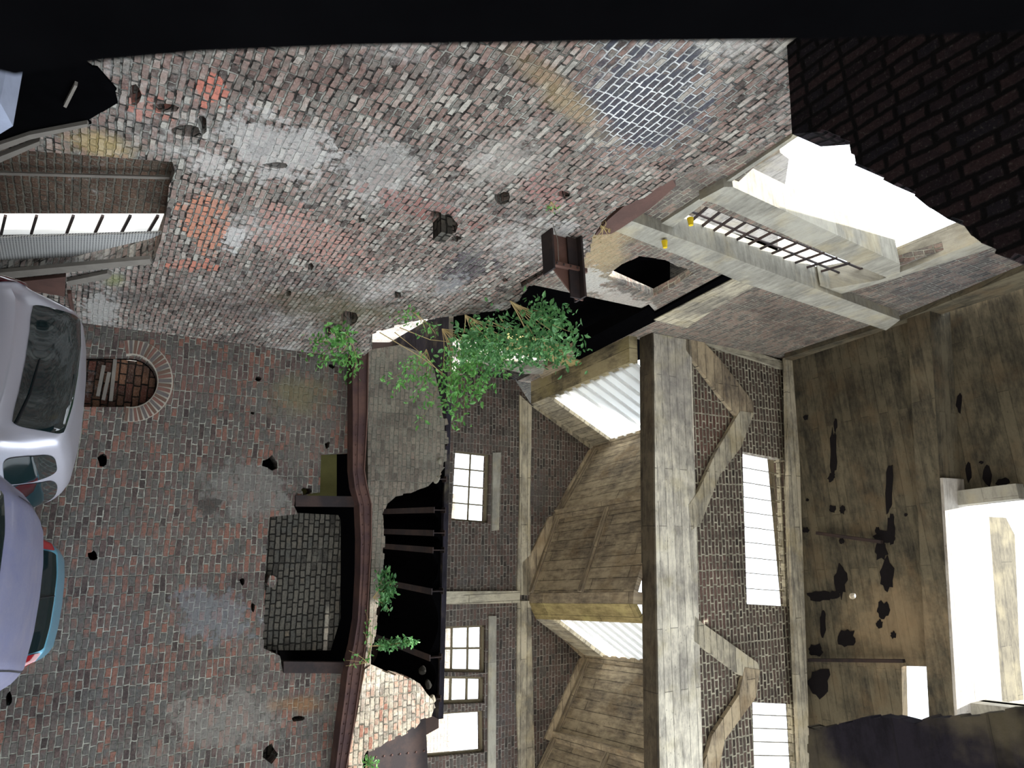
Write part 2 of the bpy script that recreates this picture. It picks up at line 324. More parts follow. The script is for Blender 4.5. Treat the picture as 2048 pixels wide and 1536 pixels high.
M['fu'] = brick('purple_infill_brick', [sr(66, 54, 50), sr(108, 80, 70), sr(86, 72, 66), sr(122, 88, 76)], sr(192, 182, 158), bh=.1, bw=.29, ms=.021, wash=sr(130, 124, 116), wamt=.08, blobs=fu_blobs, pl=FU)
M['fb'] = brick('dark_back_brick', [sr(66, 60, 58), sr(110, 80, 72), sr(88, 78, 74), sr(102, 92, 88)], sr(160, 152, 144), bh=.084, bw=.23, ms=.011, wash=sr(112, 108, 106), wamt=.35, pl=FB, blobs=[(920, 1100, 60, 140, 0, (.75, .75, .75), .5, 'tint'), (1000, 1400, 60, 160, 0, (.8, .85, 1.05), .4, 'tint')])
M['nearb'] = brick('shade_dark_vault_brick', [sr(26, 18, 25), sr(44, 29, 33), sr(24, 21, 30), sr(33, 25, 31)], sr(8, 7, 10), bh=.09, bw=.26, ms=.02, wash=sr(90, 86, 84), wamt=.05, rot=math.pi / 2, bump=1)  # brick coloured near black because the vault hangs unlit
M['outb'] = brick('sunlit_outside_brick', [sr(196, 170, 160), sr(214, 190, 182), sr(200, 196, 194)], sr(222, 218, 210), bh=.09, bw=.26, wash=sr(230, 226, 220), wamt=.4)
M['conc'] = concrete('pale_board_marked_concrete', sr(196, 188, 166), sr(116, 112, 104), board=.17, stain=sr(186, 168, 118), samt=.35, lines=.7)
M['concv'] = concrete('pale_upright_concrete', sr(190, 184, 164), sr(112, 108, 98), board=.17, rot=math.pi / 2, stain=sr(176, 162, 112), samt=.35)
M['concd'] = concrete('brown_hopper_concrete', sr(190, 174, 146), sr(100, 92, 84), board=.24, stain=sr(122, 96, 62), samt=.45, lines=.75)
M['concs'] = concrete('smooth_sill_concrete', sr(168, 166, 155), sr(124, 122, 114), board=1.3, stain=sr(200, 184, 140), samt=.3, lines=.15, pit=.1)
ce_blobs = [(1800, 1250, 140, 110, 0, sr(190, 164, 128), .35, 'stain'), (1700, 800, 160, 160, 0, (.55, .56, .55), .6, 'tint'), (1990, 800, 90, 200, 0, (.6, .62, .62), .6, 'tint')]
M['ceil'] = concrete('soot_stained_ceiling_concrete', sr(108, 101, 84), sr(56, 54, 48), board=.2, stain=sr(112, 94, 70), samt=.4, lines=.3, blobs=ce_blobs, pl=CE)
M['concdark'] = concrete('dark_rough_concrete', sr(44, 41, 50), sr(16, 15, 19), board=.5, lines=.2)  # very dark even tone for the floor slab and right vault
M['black'] = plain('shade_black', sr(6, 6, 7), 1, var=.4, spec=0)  # shade painted in as near black, for voids, vaults and the added slab
M['spall'] = plain('exposed_dark_aggregate', sr(20, 17, 19), .98, var=.5, scale=14)
M['rust'] = steel('purple_brown_rust', sr(74, 54, 54), sr(98, 72, 64))
M['rustl'] = steel('red_rust', sr(98, 72, 64), sr(84, 62, 56))
M['dksteel'] = steel('black_steel', sr(40, 34, 36), sr(62, 48, 44))
M['timber'] = plain('grey_timber', sr(116, 111, 104), .85, var=.3)
M['winfr'] = plain('aged_window_frame', sr(112, 104, 84), .8)
M['asph'] = plain('grey_asphalt', sr(140, 136, 130), .8, scale=2)
M['ground'] = M['asph']

# ------------------------------------------------------------------ the lower walls
S = lambda o: tag(o, kind='structure')
def trim(name, pl, q, th, d, mat):
    pd = Plane(pl.o + pl.n * d, pl.u, pl.v); return S(MB().prism(pd, [pd.st(*p) for p in q], (), th).build(name, mat))
ZG = 0.0
# left wall
sF = 9.5 * K / math.cos(an) + LX1 * math.tan(an)      # y where the left wall meets the lower front wall
toprag = LW1.P((742, 700), (738, 668), (800, 650), (840, 640), (900, 634), (960, 626), (1008, 620), (1040, 600), (1062, 572), (1098, 556), (1128, 545), (1180, 505), (1182, 478), (1202, 446), (1232, 420), (1290, 398), (1345, 360), (1375, 338), (1440, 330), (1500, 305), (1586, 268))
toprag = rag(toprag, .035, .12, seed=3)
ye = LW1.st(1586, 268)
outer = [(sF, ZG), (sF, toprag[0][1])] + toprag + [(ye[0] - .8, ye[1] + .15), (-6, ye[1] + .15), (-6, ZG)]
gate = LW1.P((345, 324), (350, 345), (338, 372), (332, 430), (322, 480), (306, 522)); g2 = LW1.st(60, 560); g1 = LW1.st(40, 330)
gate = gate + [(g2[0], ZG + .02), (g1[0], ZG + .02)]
def hole(pl, cx, cy, rx, ry, n=9, seed=1, rot=0.0, jag=.3):
    rnd = random.Random(seed); out = []
    for k in range(n):
        a = 6.2832 * k / n; r = 1 + rnd.uniform(-jag, jag); x = rx * r * math.cos(a); y = ry * r * math.sin(a)
        out.append(pl.st(cx + x * math.cos(rot) - y * math.sin(rot), cy + x * math.sin(rot) + y * math.cos(rot)))
    return out
lh = [hole(LW1, *a, seed=i + 5) for i, a in enumerate([(1005, 395, 14, 12), (893, 450, 20, 20), (621, 533, 8, 8), (795, 590, 8, 7), (722, 440, 8, 5), (700, 636, 16, 15), (655, 662, 9, 9), (548, 331, 28, 6, 9), (577, 586, 6, 6), (872, 428, 14, 5), (912, 478, 9, 6), (1010, 560, 7, 4), (1128, 388, 12, 7), (375, 262, 34, 13), (330, 215, 26, 10), (270, 190, 11, 18), (405, 250, 10, 18)])]
crack = LW1.P((1040, 565), (1062, 552), (1098, 532), (1100, 540), (1068, 560), (1044, 574))
mb = MB().prism(LW1, outer, [gate] + lh + [crack], .32)
S(mb.build('wall_left', M['lw1']))
S(MB().prism(LW1, [(-6, ZG), (LW1.st(40, 240)[0], ZG), (LW1.st(200, 262)[0], 1.95), (LW1.st(345, 324)[0] - .05, 2.5), (sF + .1, 2.6), (sF + .1, toprag[6][1] - .2), (LW1.st(1180, 505)[0], LW1.st(1100, 560)[1] - .25), (LW1.st(1400, 330)[0], LW1.st(1400, 330)[1] - .25), (-6, ye[1] - .2)], (), .1, -.33).build('wall_left_backing', M['black']))
cb_ = LW1.hit(885, 440)
o = MB().box(cb_ + Vector((.06, 0, 0)), (1, 0, 0), (0, 1, 0), UP, .16, .11, .07).build('brick_corbel', M['recess']); tag(o, 'dark broken brick corbel jutting from the middle of the left wall', 'corbel')
# dark shaded brick inside the gateway
gb = LW1.P((350, 320), (345, 428), (-40, 428)); 
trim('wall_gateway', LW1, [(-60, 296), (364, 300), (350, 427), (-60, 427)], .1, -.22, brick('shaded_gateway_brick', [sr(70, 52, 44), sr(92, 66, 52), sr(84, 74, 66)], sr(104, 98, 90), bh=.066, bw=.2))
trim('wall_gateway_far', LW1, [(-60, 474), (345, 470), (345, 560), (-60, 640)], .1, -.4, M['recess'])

# lower front wall
s0 = corner(9.5 * K, LX1) - .02
top1 = FW1.P((728, 690), (722, 760), (706, 830), (703, 905), (642, 908), (640, 985), (592, 992), (592, 1012), (690, 1018), (688, 1040), (672, 1300), (665, 1316), (566, 1322), (566, 1344), (696, 1348), (700, 1420), (690, 1480), (672, 1560)) + [(6.5, FW1.st(672, 1560)[1])]
arch_c = FW1.st(228, 762); 
def archpts():
    out = []
    c = (245, 762)
    for k in range(13):
        a = -math.pi / 2 + math.pi * k / 12
        out.append(FW1.st(262 + 54 * math.cos(a), 762 + 52 * math.sin(a)))
    return out
ap = archpts(); niche = [FW1.st(165, 710)] + ap + [FW1.st(165, 814)]
rec = rag(FW1.P((545, 1034), (690, 1042), (672, 1300), (525, 1297), (530, 1180)), .02, .1, True, 4)
rec2 = FW1.P((543, 1033), (688, 1041), (671, 1299), (526, 1296), (532, 1180))
top1 = FW1.P((728, 690), (722, 760), (706, 830), (703, 905), (642, 908), (640, 985), (592, 992), (588, 1012), (596, 1028), (540, 1034)) + rag(FW1.P((532, 1100), (530, 1180), (526, 1296)), .02, .12, seed=6) + FW1.P((560, 1312), (566, 1344), (696, 1348), (700, 1420), (690, 1480), (672, 1560)) + [(7.5, FW1.st(672, 1560)[1] + .1)]
fh = [hole(FW1, *a, seed=i + 25) for i, a in enumerate([(541, 926, 15, 13), (613, 983, 10, 9), (484, 1163, 5, 7), (506, 1215, 5, 10), (540, 1508, 16, 17), (595, 1438, 14, 6), (18, 1398, 9, 14), (655, 890, 5, 7), (664, 732, 6, 5), (517, 757, 6, 5), (205, 920, 9, 12), (186, 1110, 9, 9), (545, 1162, 9, 12), (505, 826, 4, 3)])]
mb = MB().prism(FW1, [(s0, ZG), (s0, top1[0][1])] + top1 + [(7.5, ZG)], [niche] + fh, .3)
S(mb.build('wall_front', M['fw1']))
S(MB().prism(FW1, [(s0 - .1, ZG), (s0 - .1, FW1.st(650, 800)[1]), (FW1.st(650, 1560)[0], FW1.st(560, 1000)[1]), (7.5, FW1.st(560, 1000)[1]), (7.5, ZG)], [niche], .1, -.31).build('wall_front_backing', M['black']))
# niche with segmental ring of voussoirs
nb = FW1.st(160, 700); ne = FW1.st(330, 830)
S(MB().prism(FW1, [(nb[0], ZG), (nb[0], ne[1]), (ne[0], ne[1]), (ne[0], ZG)], (), .1, -.38).build('wall_niche', brick('niche_brick', [sr(120, 62, 46), sr(88, 62, 54), sr(140, 90, 60), sr(70, 60, 56)], sr(60, 52, 46), bh=.094, bw=.27, joint_dark=.8)))
ring = empty('brick_arch_ring', FW1.hit(250, 762))
tag(ring, 'round headed ring of brick voussoirs framing the niche in the lower wall', 'brick arch')
rq = [FW1.st(262 + 84 * math.cos(-1.75 + 3.5 * k / 24), 762 + 82 * math.sin(-1.75 + 3.5 * k / 24)) for k in range(25)] + [FW1.st(262 + 53 * math.cos(1.75 - 3.5 * k / 24), 762 + 52 * math.sin(1.75 - 3.5 * k / 24)) for k in range(25)]
MB().prism(FW1, rq, (), .08, .006).build('mortar_bed', plain('pale_mortar', sr(160, 154, 142), .95), ring)
vm_ = [plain('voussoir_red', sr(108, 80, 72), .95, scale=20), plain('voussoir_grey', sr(92, 86, 84), .95, scale=20), plain('voussoir_brown', sr(98, 78, 68), .95, scale=20)]
for k in range(27):
    a = -1.7 + 3.4 * k / 26; da = .049
    q = [FW1.st(262 + r1 * math.cos(a + d), 762 + r1 * math.sin(a + d)) for (r1, d) in ((55, -da), (81, -da * .82), (81, da * .82), (55, da))]
    MB().prism(FW1, q, (), .06, .02).build('voussoir', vm_[(k * 7) % 3], ring)
planks = []
for k, (x0, y0, x1, y1, wd_) in enumerate([(208, 728, 196, 790, 9), (219, 742, 207, 798, 9), (231, 716, 222, 800, 8)]):
    a = FW1.hit(x0, y0) - nF * -.12; b = FW1.hit(x1, y1) - nF * -.12
    o = MB().bar(a, b, .05, .05, UP).build('plank', M['timber']); tag(o, ['lowest pale plank wedged across the round niche', 'middle pale plank wedged across the round niche', 'topmost brownish plank wedged across the round niche'][k], 'plank', 'planks in the niche')
# recessed crumbling brick field behind the beam
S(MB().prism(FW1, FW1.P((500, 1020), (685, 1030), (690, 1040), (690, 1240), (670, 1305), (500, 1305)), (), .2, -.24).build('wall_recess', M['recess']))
S(MB().prism(FW1, FW1.P((560, 800), (690, 800), (684, 905), (684, 992), (560, 1000)), (), .15, -.3).build('wall_plaster_patch', plain('olive_plaster', sr(84, 82, 48), .95)))
S(MB().prism(FW1, FW1.P((540, 1330), (690, 1340), (700, 1420), (690, 1560), (540, 1560)), (), .15, -.45).build('wall_dark_patch', M['recess']))  # dark brick set back behind the front wall's gap
for k, (x0, x1, y0, y1) in enumerate([(590, 712, 991, 1013), (566, 702, 1322, 1345)]):
    q = FW1.P((x0, y0), (x1, y0 + 2), (x1, y1 + 1), (x0, y1))
    o = MB().prism(FW1, q, (), .12, .05).build('steel_post', M['dksteel'])
    tag(o, ['black stub post under the sagging beam, left of the dark brick recess', 'black stub post under the sagging beam, right of the dark brick recess'][k], 'steel post', 'stub posts under the beam')

# sagging riveted beam across the front wall
lo = [(704, 700), (705, 830), (705, 940), (709, 975), (718, 1010), (721, 1080), (720, 1150), (715, 1240), (707, 1290), (695, 1340), (688, 1400), (681, 1450), (668, 1560)]
hi = [(738, 700), (736, 830), (730, 940), (735, 972), (744, 1008), (744, 1080), (740, 1150), (735, 1240), (732, 1290), (724, 1340), (716, 1400), (709, 1450), (690, 1560)]
FWb = front(9.5 * K - .28)
bt = empty('riveted_beam', FWb.hit(720, 1100)); tag(bt, 'long sagging rust brown steel beam running across the front wall', 'steel beam')
def ribbon(p0, p1, dfront, depth):
    mb = MB(); n = len(p0)
    for i in range(n - 1):
        a, b, c, d = FWb.st(*p0[i]), FWb.st(*p0[i + 1]), FWb.st(*p1[i + 1]), FWb.st(*p1[i])
        q = lambda p, t: FWb.w(p[0], p[1], t)
        mb.face([q(a, dfront), q(b, dfront), q(c, dfront), q(d, dfront)]); mb.face([q(d, dfront - depth), q(c, dfront - depth), q(b, dfront - depth), q(a, dfront - depth)])
        mb.face([q(a, dfront - depth), q(b, dfront - depth), q(b, dfront), q(a, dfront)]); mb.face([q(d, dfront), q(c, dfront), q(c, dfront - depth), q(d, dfront - depth)])
    return mb
ribbon(lo, hi, -.05, .02).build('web', M['rust'], bt)
mid = [((a[0] * .55 + b[0] * .45), a[1]) for a, b in zip(lo, hi)]
ribbon(lo, [(a[0] + 3, a[1]) for a in lo], .02, .3).build('flange', M['rust'], bt)
ribbon([(b[0] - 2, b[1]) for b in hi], hi, .0, .28).build('flange', M['rustl'], bt)
ribbon([(m[0] - .7, m[1]) for m in mid], [(m[0] + .7, m[1]) for m in mid], -.03, .03).build('rib', M['rust'], bt)
_riv = {}
def rivet(p, r, mat, parent):
    if (r, mat.name) not in _riv:
        bm = bmesh.new(); bmesh.ops.create_icosphere(bm, subdivisions=1, radius=r); me = bpy.data.meshes.new('rivet'); bm.to_mesh(me); bm.free(); me.materials.append(mat); _riv[(r, mat.name)] = me
    o = bpy.data.objects.new('rivet', _riv[(r, mat.name)]); C.objects.link(o); o.parent = parent; o.matrix_parent_inverse = parent.matrix_world.inverted(); o.matrix_world = Matrix.Translation(p); return o
for k in range(34):
    y = 850 + k * 20; f = [i for i in range(len(lo) - 1) if lo[i][1] <= y <= lo[i + 1][1]][0]; t = (y - lo[f][1]) / (lo[f + 1][1] - lo[f][1])
    for w_ in (.3, .8):
        x = (lo[f][0] * (1 - t) + lo[f + 1][0] * t) * (1 - w_) + (hi[f][0] * (1 - t) + hi[f + 1][0] * t) * w_
        rivet(FWb.hit(x, y) + nF * .04, .013, M['rust'], bt)

# broken brick band above the beam
pan = FW1.P((736, 700), (800, 690), (850, 708), (868, 740)) + rag(FW1.P((880, 800), (893, 850), (893, 900), (890, 935), (872, 958), (866, 962)), .05, .11, seed=9) + rag(FW1.P((856, 972), (820, 986), (790, 992), (774, 1006), (765, 1030), (768, 1060), (766, 1130), (768, 1170), (756, 1200), (750, 1260), (744, 1300), (742, 1330)), .02, .1, seed=10) + FW1.P((728, 1336), (738, 1240), (743, 1100), (743, 1010), (735, 970), (735, 830))
S(MB().prism(FW1, pan, (), .34, .02).build('wall_front_band', M['panelb']))
pan2 = rag(FW1.P((728, 1338), (738, 1330), (775, 1344), (805, 1350), (838, 1368), (850, 1385), (862, 1398), (868, 1415), (862, 1432), (838, 1440), (826, 1455), (800, 1470), (775, 1480), (760, 1492), (735, 1500), (728, 1512), (726, 1536), (722, 1580)), .025, .1, seed=12) + FW1.P((692, 1580), (697, 1500), (712, 1430), (722, 1370))
S(MB().prism(FW1, pan2, (), .4, .05).build('wall_front_stub', M['pale']))
# rubble lumps on the stub's broken edge
rb = []
def rock(name, c, r, mat, seed, label, group, sq=(1, 1, .7)):
    bm = bmesh.new(); bmesh.ops.create_icosphere(bm, subdivisions=2, radius=1.0); rnd = random.Random(seed)
    ph = [Vector((rnd.uniform(-1, 1), rnd.uniform(-1, 1), rnd.uniform(-1, 1))).normalized() for _ in range(7)]
    for v in bm.verts:
        p = v.co.copy()
        for h in ph:
            d = p.dot(h) - .62
            if d > 0: p -= h * d
        v.co = Vector((p.x * r * sq[0], p.y * r * sq[1], p.z * r * sq[2]))
    me = bpy.data.meshes.new(name); bm.to_mesh(me); bm.free(); o = link(name, me, mat); o.location = c; tag(o, label, 'rubble', group); return o
for k, (px, py, r) in enumerate([(868, 1402, .11), (850, 1343, .09), (862, 1371, .09), (858, 1425, .14)]):
    rock('rubble_lump', FW1.hit(px, py) + nF * .12, r, M['pale'] if k in (0, 3) else M['recess'], k + 3, ['pale mortar lump on top of the sunlit brick stub', 'dark broken brick standing up at the left end of the sunlit stub', 'grey broken brick leaning above the sunlit stub', 'cream rubble lump at the right tip of the sunlit stub'][k], 'rubble on the sunlit stub')
for k, (px, py, r) in enumerate([(878, 838, .1), (880, 925, .13), (876, 958, .1)]):
    rock('rubble_lump', FW1.hit(px, py) + nF * .05, r, M['lw1'] if k == 0 else M['pale'], k + 13, ['red brick lump at the upper left of the broken band, under the big leaves', 'pale lump hanging at the torn edge of the brick band', 'pinkish brick lump at the right corner of the brick band'][k], 'rubble at the torn brick band')
# room behind the break
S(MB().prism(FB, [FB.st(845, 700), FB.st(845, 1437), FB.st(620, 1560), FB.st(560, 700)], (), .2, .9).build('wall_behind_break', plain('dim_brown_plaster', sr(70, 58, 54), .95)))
S(MB().prism(front(9.5 * K + 1.1), front(9.5 * K + 1.1).P((560, 690), (745, 690), (745, 1560), (560, 1560)), (), .2).build('wall_void_shade', M['black']))  # black sheet stands for the dark depth behind the gap
# riveted plate right of the stub
FP = front(9.5 * K + .25)
pg = empty('steel_plate', FP.hit(800, 1500)); tag(pg, 'dark riveted steel plate behind the right end of the sunlit brick stub', 'steel plate')
MB().prism(FP, FP.P((735, 1480), (850, 1410), (858, 1580), (740, 1580)), (), .03).build('web', M['dksteel'], pg)
for k in range(7): rivet(FP.hit(752 + k * 16, 1514 - k * 2), .02, M['rust'], pg)

# upper floor slab (broken edge) and joists
FS = front(9.5 * K + .35)
e0 = FS.st(905, 700); e1 = FS.st(887, 1437)
slab = MB()
a0 = FS.w(corner(9.5 * K + .35, LX2), e0[1]); a1 = FS.w(e1[0], e1[1])
zs = .5 * (a0.z + a1.z)
def quadslab(pts, z0, z1):
    mb = MB(); n = len(pts)
    t = [Vector((p.x, p.y, z1)) for p in pts]; b = [Vector((p.x, p.y, z0)) for p in pts]
    mb.face(t, [(p.x, p.y) for p in t]); mb.face(b[::-1], [(p.x, p.y) for p in b[::-1]])
    for i in range(n):
        j = (i + 1) % n; mb.face([b[i], b[j], t[j], t[i]], [(0, z0), ((b[j] - b[i]).length, z0), ((b[j] - b[i]).length, z1), (0, z1)])
    return mb
back = FB.o - nF * .02
pts = [a0, a1, a1 + nF * 3.6, a0 + nF * 3.6]
zt = FS.st(896, 1070)[1]
S(quadslab(pts, zt - .1, zt).build('floor_upper', M['concdark']))
jl = ['first', 'second', 'third', 'fourth', 'fifth', 'sixth', 'seventh', 'eighth']
jys = [885, 958, 1020, 1066, 1100, 1182, 1313, 1396]
iprof = [(-.055, 0), (.055, 0), (.055, .02), (.008, .02), (.008, .24), (.055, .24), (.055, .26), (-.055, .26), (-.055, .24), (-.008, .24), (-.008, .02), (-.055, .02)]
for k, y in enumerate(jys):
    c = FS.hit(870, y); c.z = zt - .36
    jo = MB().extrude(iprof, c - nF * .1, c + nF * 3.2, dF, UP).build('floor_joist', M['dksteel'])
    tag(jo, 'dark steel floor joist end sticking out under the broken floor, %s from the left' % jl[k], 'joist', 'joists of the broken upper floor')
for k in range(len(jys) - 1):     # jack-arch fill between joists
    c0 = FS.hit(870, jys[k]); c1 = FS.hit(870, jys[k + 1]); c0.z = c1.z = zt - .34
    n = 8; pr = []
    L = (c1 - c0).length
    mb = MB(); arc = [(c0 + (c1 - c0) * (i / n)) + UP * (.2 * math.sin(math.pi * i / n)) for i in range(n + 1)]
    off = nF * (.02 + .12 * ((k * 37) % 5) / 5)
    for i in range(n):
        a, b = arc[i] + off, arc[i + 1] + off; ta = Vector((a.x, a.y, zt - .1)); tb = Vector((b.x, b.y, zt - .1))
        mb.face([a, b, tb, ta], [(0, 0), (.2, 0), (.2, .2), (0, .2)]); mb.face([b, a, a + nF * 3, b + nF * 3], [(0, 0), (.2, 0), (.2, 3), (0, 3)])
    S(mb.build('ceiling_vault', M['black']))  # blackened to carry the shade under the broken floor

# ------------------------------------------------------------------ upper back wall with windows
def rect(pl, a, b, c, d): return pl.P(a, b, c, d)
W1 = FB.P((911, 901), (980, 909), (976, 1046), (903, 1040))
W2 = FB.P((876, 1254), (972, 1250), (971, 1346), (874, 1344))
W3 = FB.P((874, 1352), (970, 1354), (969, 1406), (872, 1410))
W4 = FB.P((850, 1428), (968, 1421), (969, 1505), (852, 1516))
prof1 = FB.P((1062, 808), (1188, 896), (1113, 1030), (1062, 1112), (1058, 1186))
prof2 = FB.P((1060, 1205), (1072, 1238), (1172, 1314), (1107, 1472), (1050, 1600))
sL = corner(DFB, LX2)
tp = FB.st(1030, 770)
outer = [(sL, 5.5), (sL, tp[1])] + prof1[:3] + prof1[4:] + prof2 + [(FB.st(1000, 1650)[0] + .5, FB.st(1000, 1650)[1]), (FB.st(860, 1650)[0] + .5, 5.5)]
S(MB().prism(FB, outer, [W1, W2, W3, W4], .35).build('wall_back', M['fb']))

trim('trim_1', FB, [(1040, 790), (1064, 812), (1060, 1000), (1062, 1190), (1034, 1190), (1040, 1000)], .2, .06, M['conc'])
trim('trim_2', FB, [(1036, 1202), (1062, 1202), (1066, 1400), (1072, 1600), (1040, 1600), (1034, 1400)], .2, .06, M['conc'])
trim('trim_3', FB, [(886, 1183), (1040, 1182), (1040, 1206), (884, 1209)], .2, .09, M['concv'])
trim('trim_4', FB, [(986, 905), (1002, 905), (998, 1060), (984, 1062)], .1, .05, M['concs'])
trim('trim_5', FB, [(978, 1232), (993, 1232), (992, 1540), (976, 1540)], .1, .05, M['concs'])
trim('trim_6', FB, [(1065, 812), (1080, 806), (1192, 888), (1186, 900)], .1, .05, M['conc'])
trim('trim_7', FB, [(1188, 892), (1178, 902), (1100, 1042), (1118, 1042), (1196, 905)], .1, .06, M['concd'])
trim('trim_8', FB, [(1112, 1030), (1098, 1034), (1062, 1108), (1045, 1125), (1045, 1190), (1062, 1190), (1090, 1100)], .1, .06, M['concd'])
trim('trim_9', FB, [(1062, 1215), (1072, 1210), (1178, 1300), (1168, 1318)], .1, .06, M['concd'])
trim('trim_10', FB, [(1178, 1300), (1160, 1318), (1090, 1478), (1108, 1484), (1178, 1330)], .1, .06, M['concd'])
def window(n, pl, quad, nx, ny, fr, mat, label=None, bars=()):
    """frame and glazing bars following the opening's four corners (lower left, upper left, upper right, lower right)"""
    A, B, D, E = [Vector(q) for q in quad]
    def p(u, v): q = (A * (1 - v) + B * v) * (1 - u) + (E * (1 - v) + D * v) * u; return pl.w(q.x, q.y, -.14)
    root = S(MB().bar(p(0, 0), p(1, 0), fr, .08, pl.v).bar(p(0, 1), p(1, 1), fr, .08, pl.v).bar(p(0, 0), p(0, 1), fr, .08, pl.u).bar(p(1, 0), p(1, 1), fr, .08, pl.u).build('window_%d' % n, mat))
    for i in range(1, nx): MB().bar(p(i / nx, 0), p(i / nx, 1), fr * .42, .04, pl.u).build('glazing_bar', mat, root)
    for i in range(1, ny): MB().bar(p(0, i / ny), p(1, i / ny), fr * .42, .04, pl.v).build('glazing_bar', mat, root)
    return root
window(1, FB, W1, 4, 2, .09, M['winfr']); window(2, FB, W2, 2, 3, .12, M['winfr']); window(3, FB, W3, 1, 3, .14, M['winfr']); window(4, FB, W4, 1, 1, .1, M['winfr'])

# ------------------------------------------------------------------ hoppers under the upper floor
def swept(pl, q, mat_name, name, parent, th=.12, ya=0.0, margin=0.0):
    pass
def toFU(P, d=DFU + .28):       # move along the depth direction to the girder plane
    return Vector((P.x, (d + math.sin(an) * P.x) / math.cos(an), P.z))
def panel(a, b, f0, f1, th, mat, name, parent, up=1):
    """board-marked slab spanned by the back edge a-b and the depth direction, from fraction f0 to f1"""
    A, B = FB.w(*a), FB.w(*b); A2, B2 = toFU(A), toFU(B)
    p = [A.lerp(A2, f0), B.lerp(B2, f0), B.lerp(B2, f1), A.lerp(A2, f1)]
    n = (p[1] - p[0]).cross(p[3] - p[0]).normalized(); 
    if n.z < 0: n = -n
    L1 = (B - A).length; uv = [(A.y - (A.y - A2.y) * f0, 0), (A.y - (A.y - A2.y) * f0, L1), (A.y - (A.y - A2.y) * f1, L1), (A.y - (A.y - A2.y) * f1, 0)]
    mb = MB(); mb.face(p, uv); q = [v + n * th for v in p]; mb.face(q[::-1], uv[::-1])
    for i in range(4):
        j = (i + 1) % 4; mb.face([p[i], p[j], q[j], q[i]], [uv[i], uv[j], uv[j], uv[i]])
    return mb.build(name, mat, parent)
def rib(a, f0, f1, w_, h_, mat, parent, name='rib', dz=0):
    A = FB.w(*a); A2 = toFU(A); p0, p1 = A.lerp(A2, f0), A.lerp(A2, f1)
    return MB().bar(p0 + UP * dz, p1 + UP * dz, w_, h_, dF).build(name, mat, parent)
glz = NT('milky_roof_light_slat'); 
gm = glz.n('BsdfTranslucent'); gm.inputs[0].default_value = (.97, .98, .98, 1); gd = glz.n('BsdfDiffuse'); gd.inputs[0].default_value = (.9, .92, .93, 1)
gx = glz.n('MixShader'); gx.inputs[0].default_value = .25; glz.t.links.new(gm.outputs[0], gx.inputs[1]); glz.t.links.new(gd.outputs[0], gx.inputs[2]); glz.t.links.new(gx.outputs[0], glz.out.inputs[0]); M['slat'] = glz.m
def hopper(pr, nm, label, nslat, f_margin, p0=None):
    h = empty('concrete_hopper', FB.w(*pr[1])); tag(h, label, 'hopper', 'hoppers behind the girder')
    s0_, pk, rb_, en = pr
    s0_ = Vector(s0_); pk = Vector(pk); rb_ = Vector(rb_); en = Vector(en)
    panel(tuple(s0_), tuple(pk), 0, f_margin, .1, M['conc'], 'roof_margin', h)
    for k in range(nslat):
        f = f_margin + (1 - f_margin) * (k + .8) / nslat
        A, B = FB.w(*s0_), FB.w(*pk); a = A.lerp(toFU(A), f); b = B.lerp(toFU(B), f)
        MB().bar(a + UP * .08, b + UP * .08, .075, .05, Vector((0, 1, 0))).build('slat', M['slat'], h)
    gp = panel(tuple(s0_), tuple(pk), f_margin, 1, .02, M['slat'], 'glazing', h); gp.location = (0, 0, .2)
    rib(tuple(pk), 0, 1, .2, .16, M['concd'], h, 'ridge_beam', .0)
    panel(tuple(pk), tuple(rb_), 0, 1, .12, M['concd'], 'upper_board', h)
    rib(tuple(rb_), 0, 1, .26, .2, M['concd'], h, 'cross_beam', .02)
    panel(tuple(rb_), tuple(en), 0, 1, .12, M['concd'], 'lower_board', h)
    # stiffening ribs running down the slope
    for f in (.03, .55):
        for (u, v) in ((pk, rb_), (rb_, en)) if f < .1 else ((rb_, en),):
            A, B = FB.w(*u), FB.w(*v); n = (B - A).cross(Vector((0, 1, 0))).normalized(); n = -n if n.z > 0 else n
            MB().bar(A.lerp(toFU(A), f) + n * .03, B.lerp(toFU(B), f) + n * .03, .16, .07, Vector((0, 1, 0))).build('stiffener', M['concd'], h)
    return h
hopper([prof1[0], prof1[1], prof1[2], prof1[4]], 'a', 'left concrete hopper with sloping boards and bright slatted roof light', 9, .2)
hopper([prof2[1], prof2[2], prof2[3], FB.st(1040, 1610)], 'b', 'right concrete hopper with a smaller slatted roof light, right of the deep beam', 9, .2)
# vertical cheek and deep beam between the two hoppers
A = FB.w(*prof1[4]); Bq = FB.w(*prof2[1])
S(panel(prof1[4], FB.st(1056, 1206), 0, 1, .3, M['concd'], 'trim_11', None))
S(panel(FB.st(1056, 1206), prof2[1], 0, 1, .1, concrete('ochre_cheek_concrete', sr(166, 150, 104), sr(104, 92, 62), board=.3, stain=sr(196, 184, 120), samt=.5), 'trim_12', None))
# flat soffit between the left wall and the first hopper
zsof = FB.w(*prof1[0]).z
p = [Vector((LX2, FB.w(sL, 0).y, 0)), FB.w(*prof1[0]), toFU(FB.w(*prof1[0])), toFU(Vector((LX2, 0, 0)))]
S(quadslab(p, zsof, zsof + .25).build('ceiling_side', concrete('board_marked_soffit', sr(178, 166, 132), sr(92, 86, 74), board=.3, rot=math.pi / 2, stain=sr(176, 164, 110), samt=.4)))
# dark roof sheet above soffits and hoppers is open sky

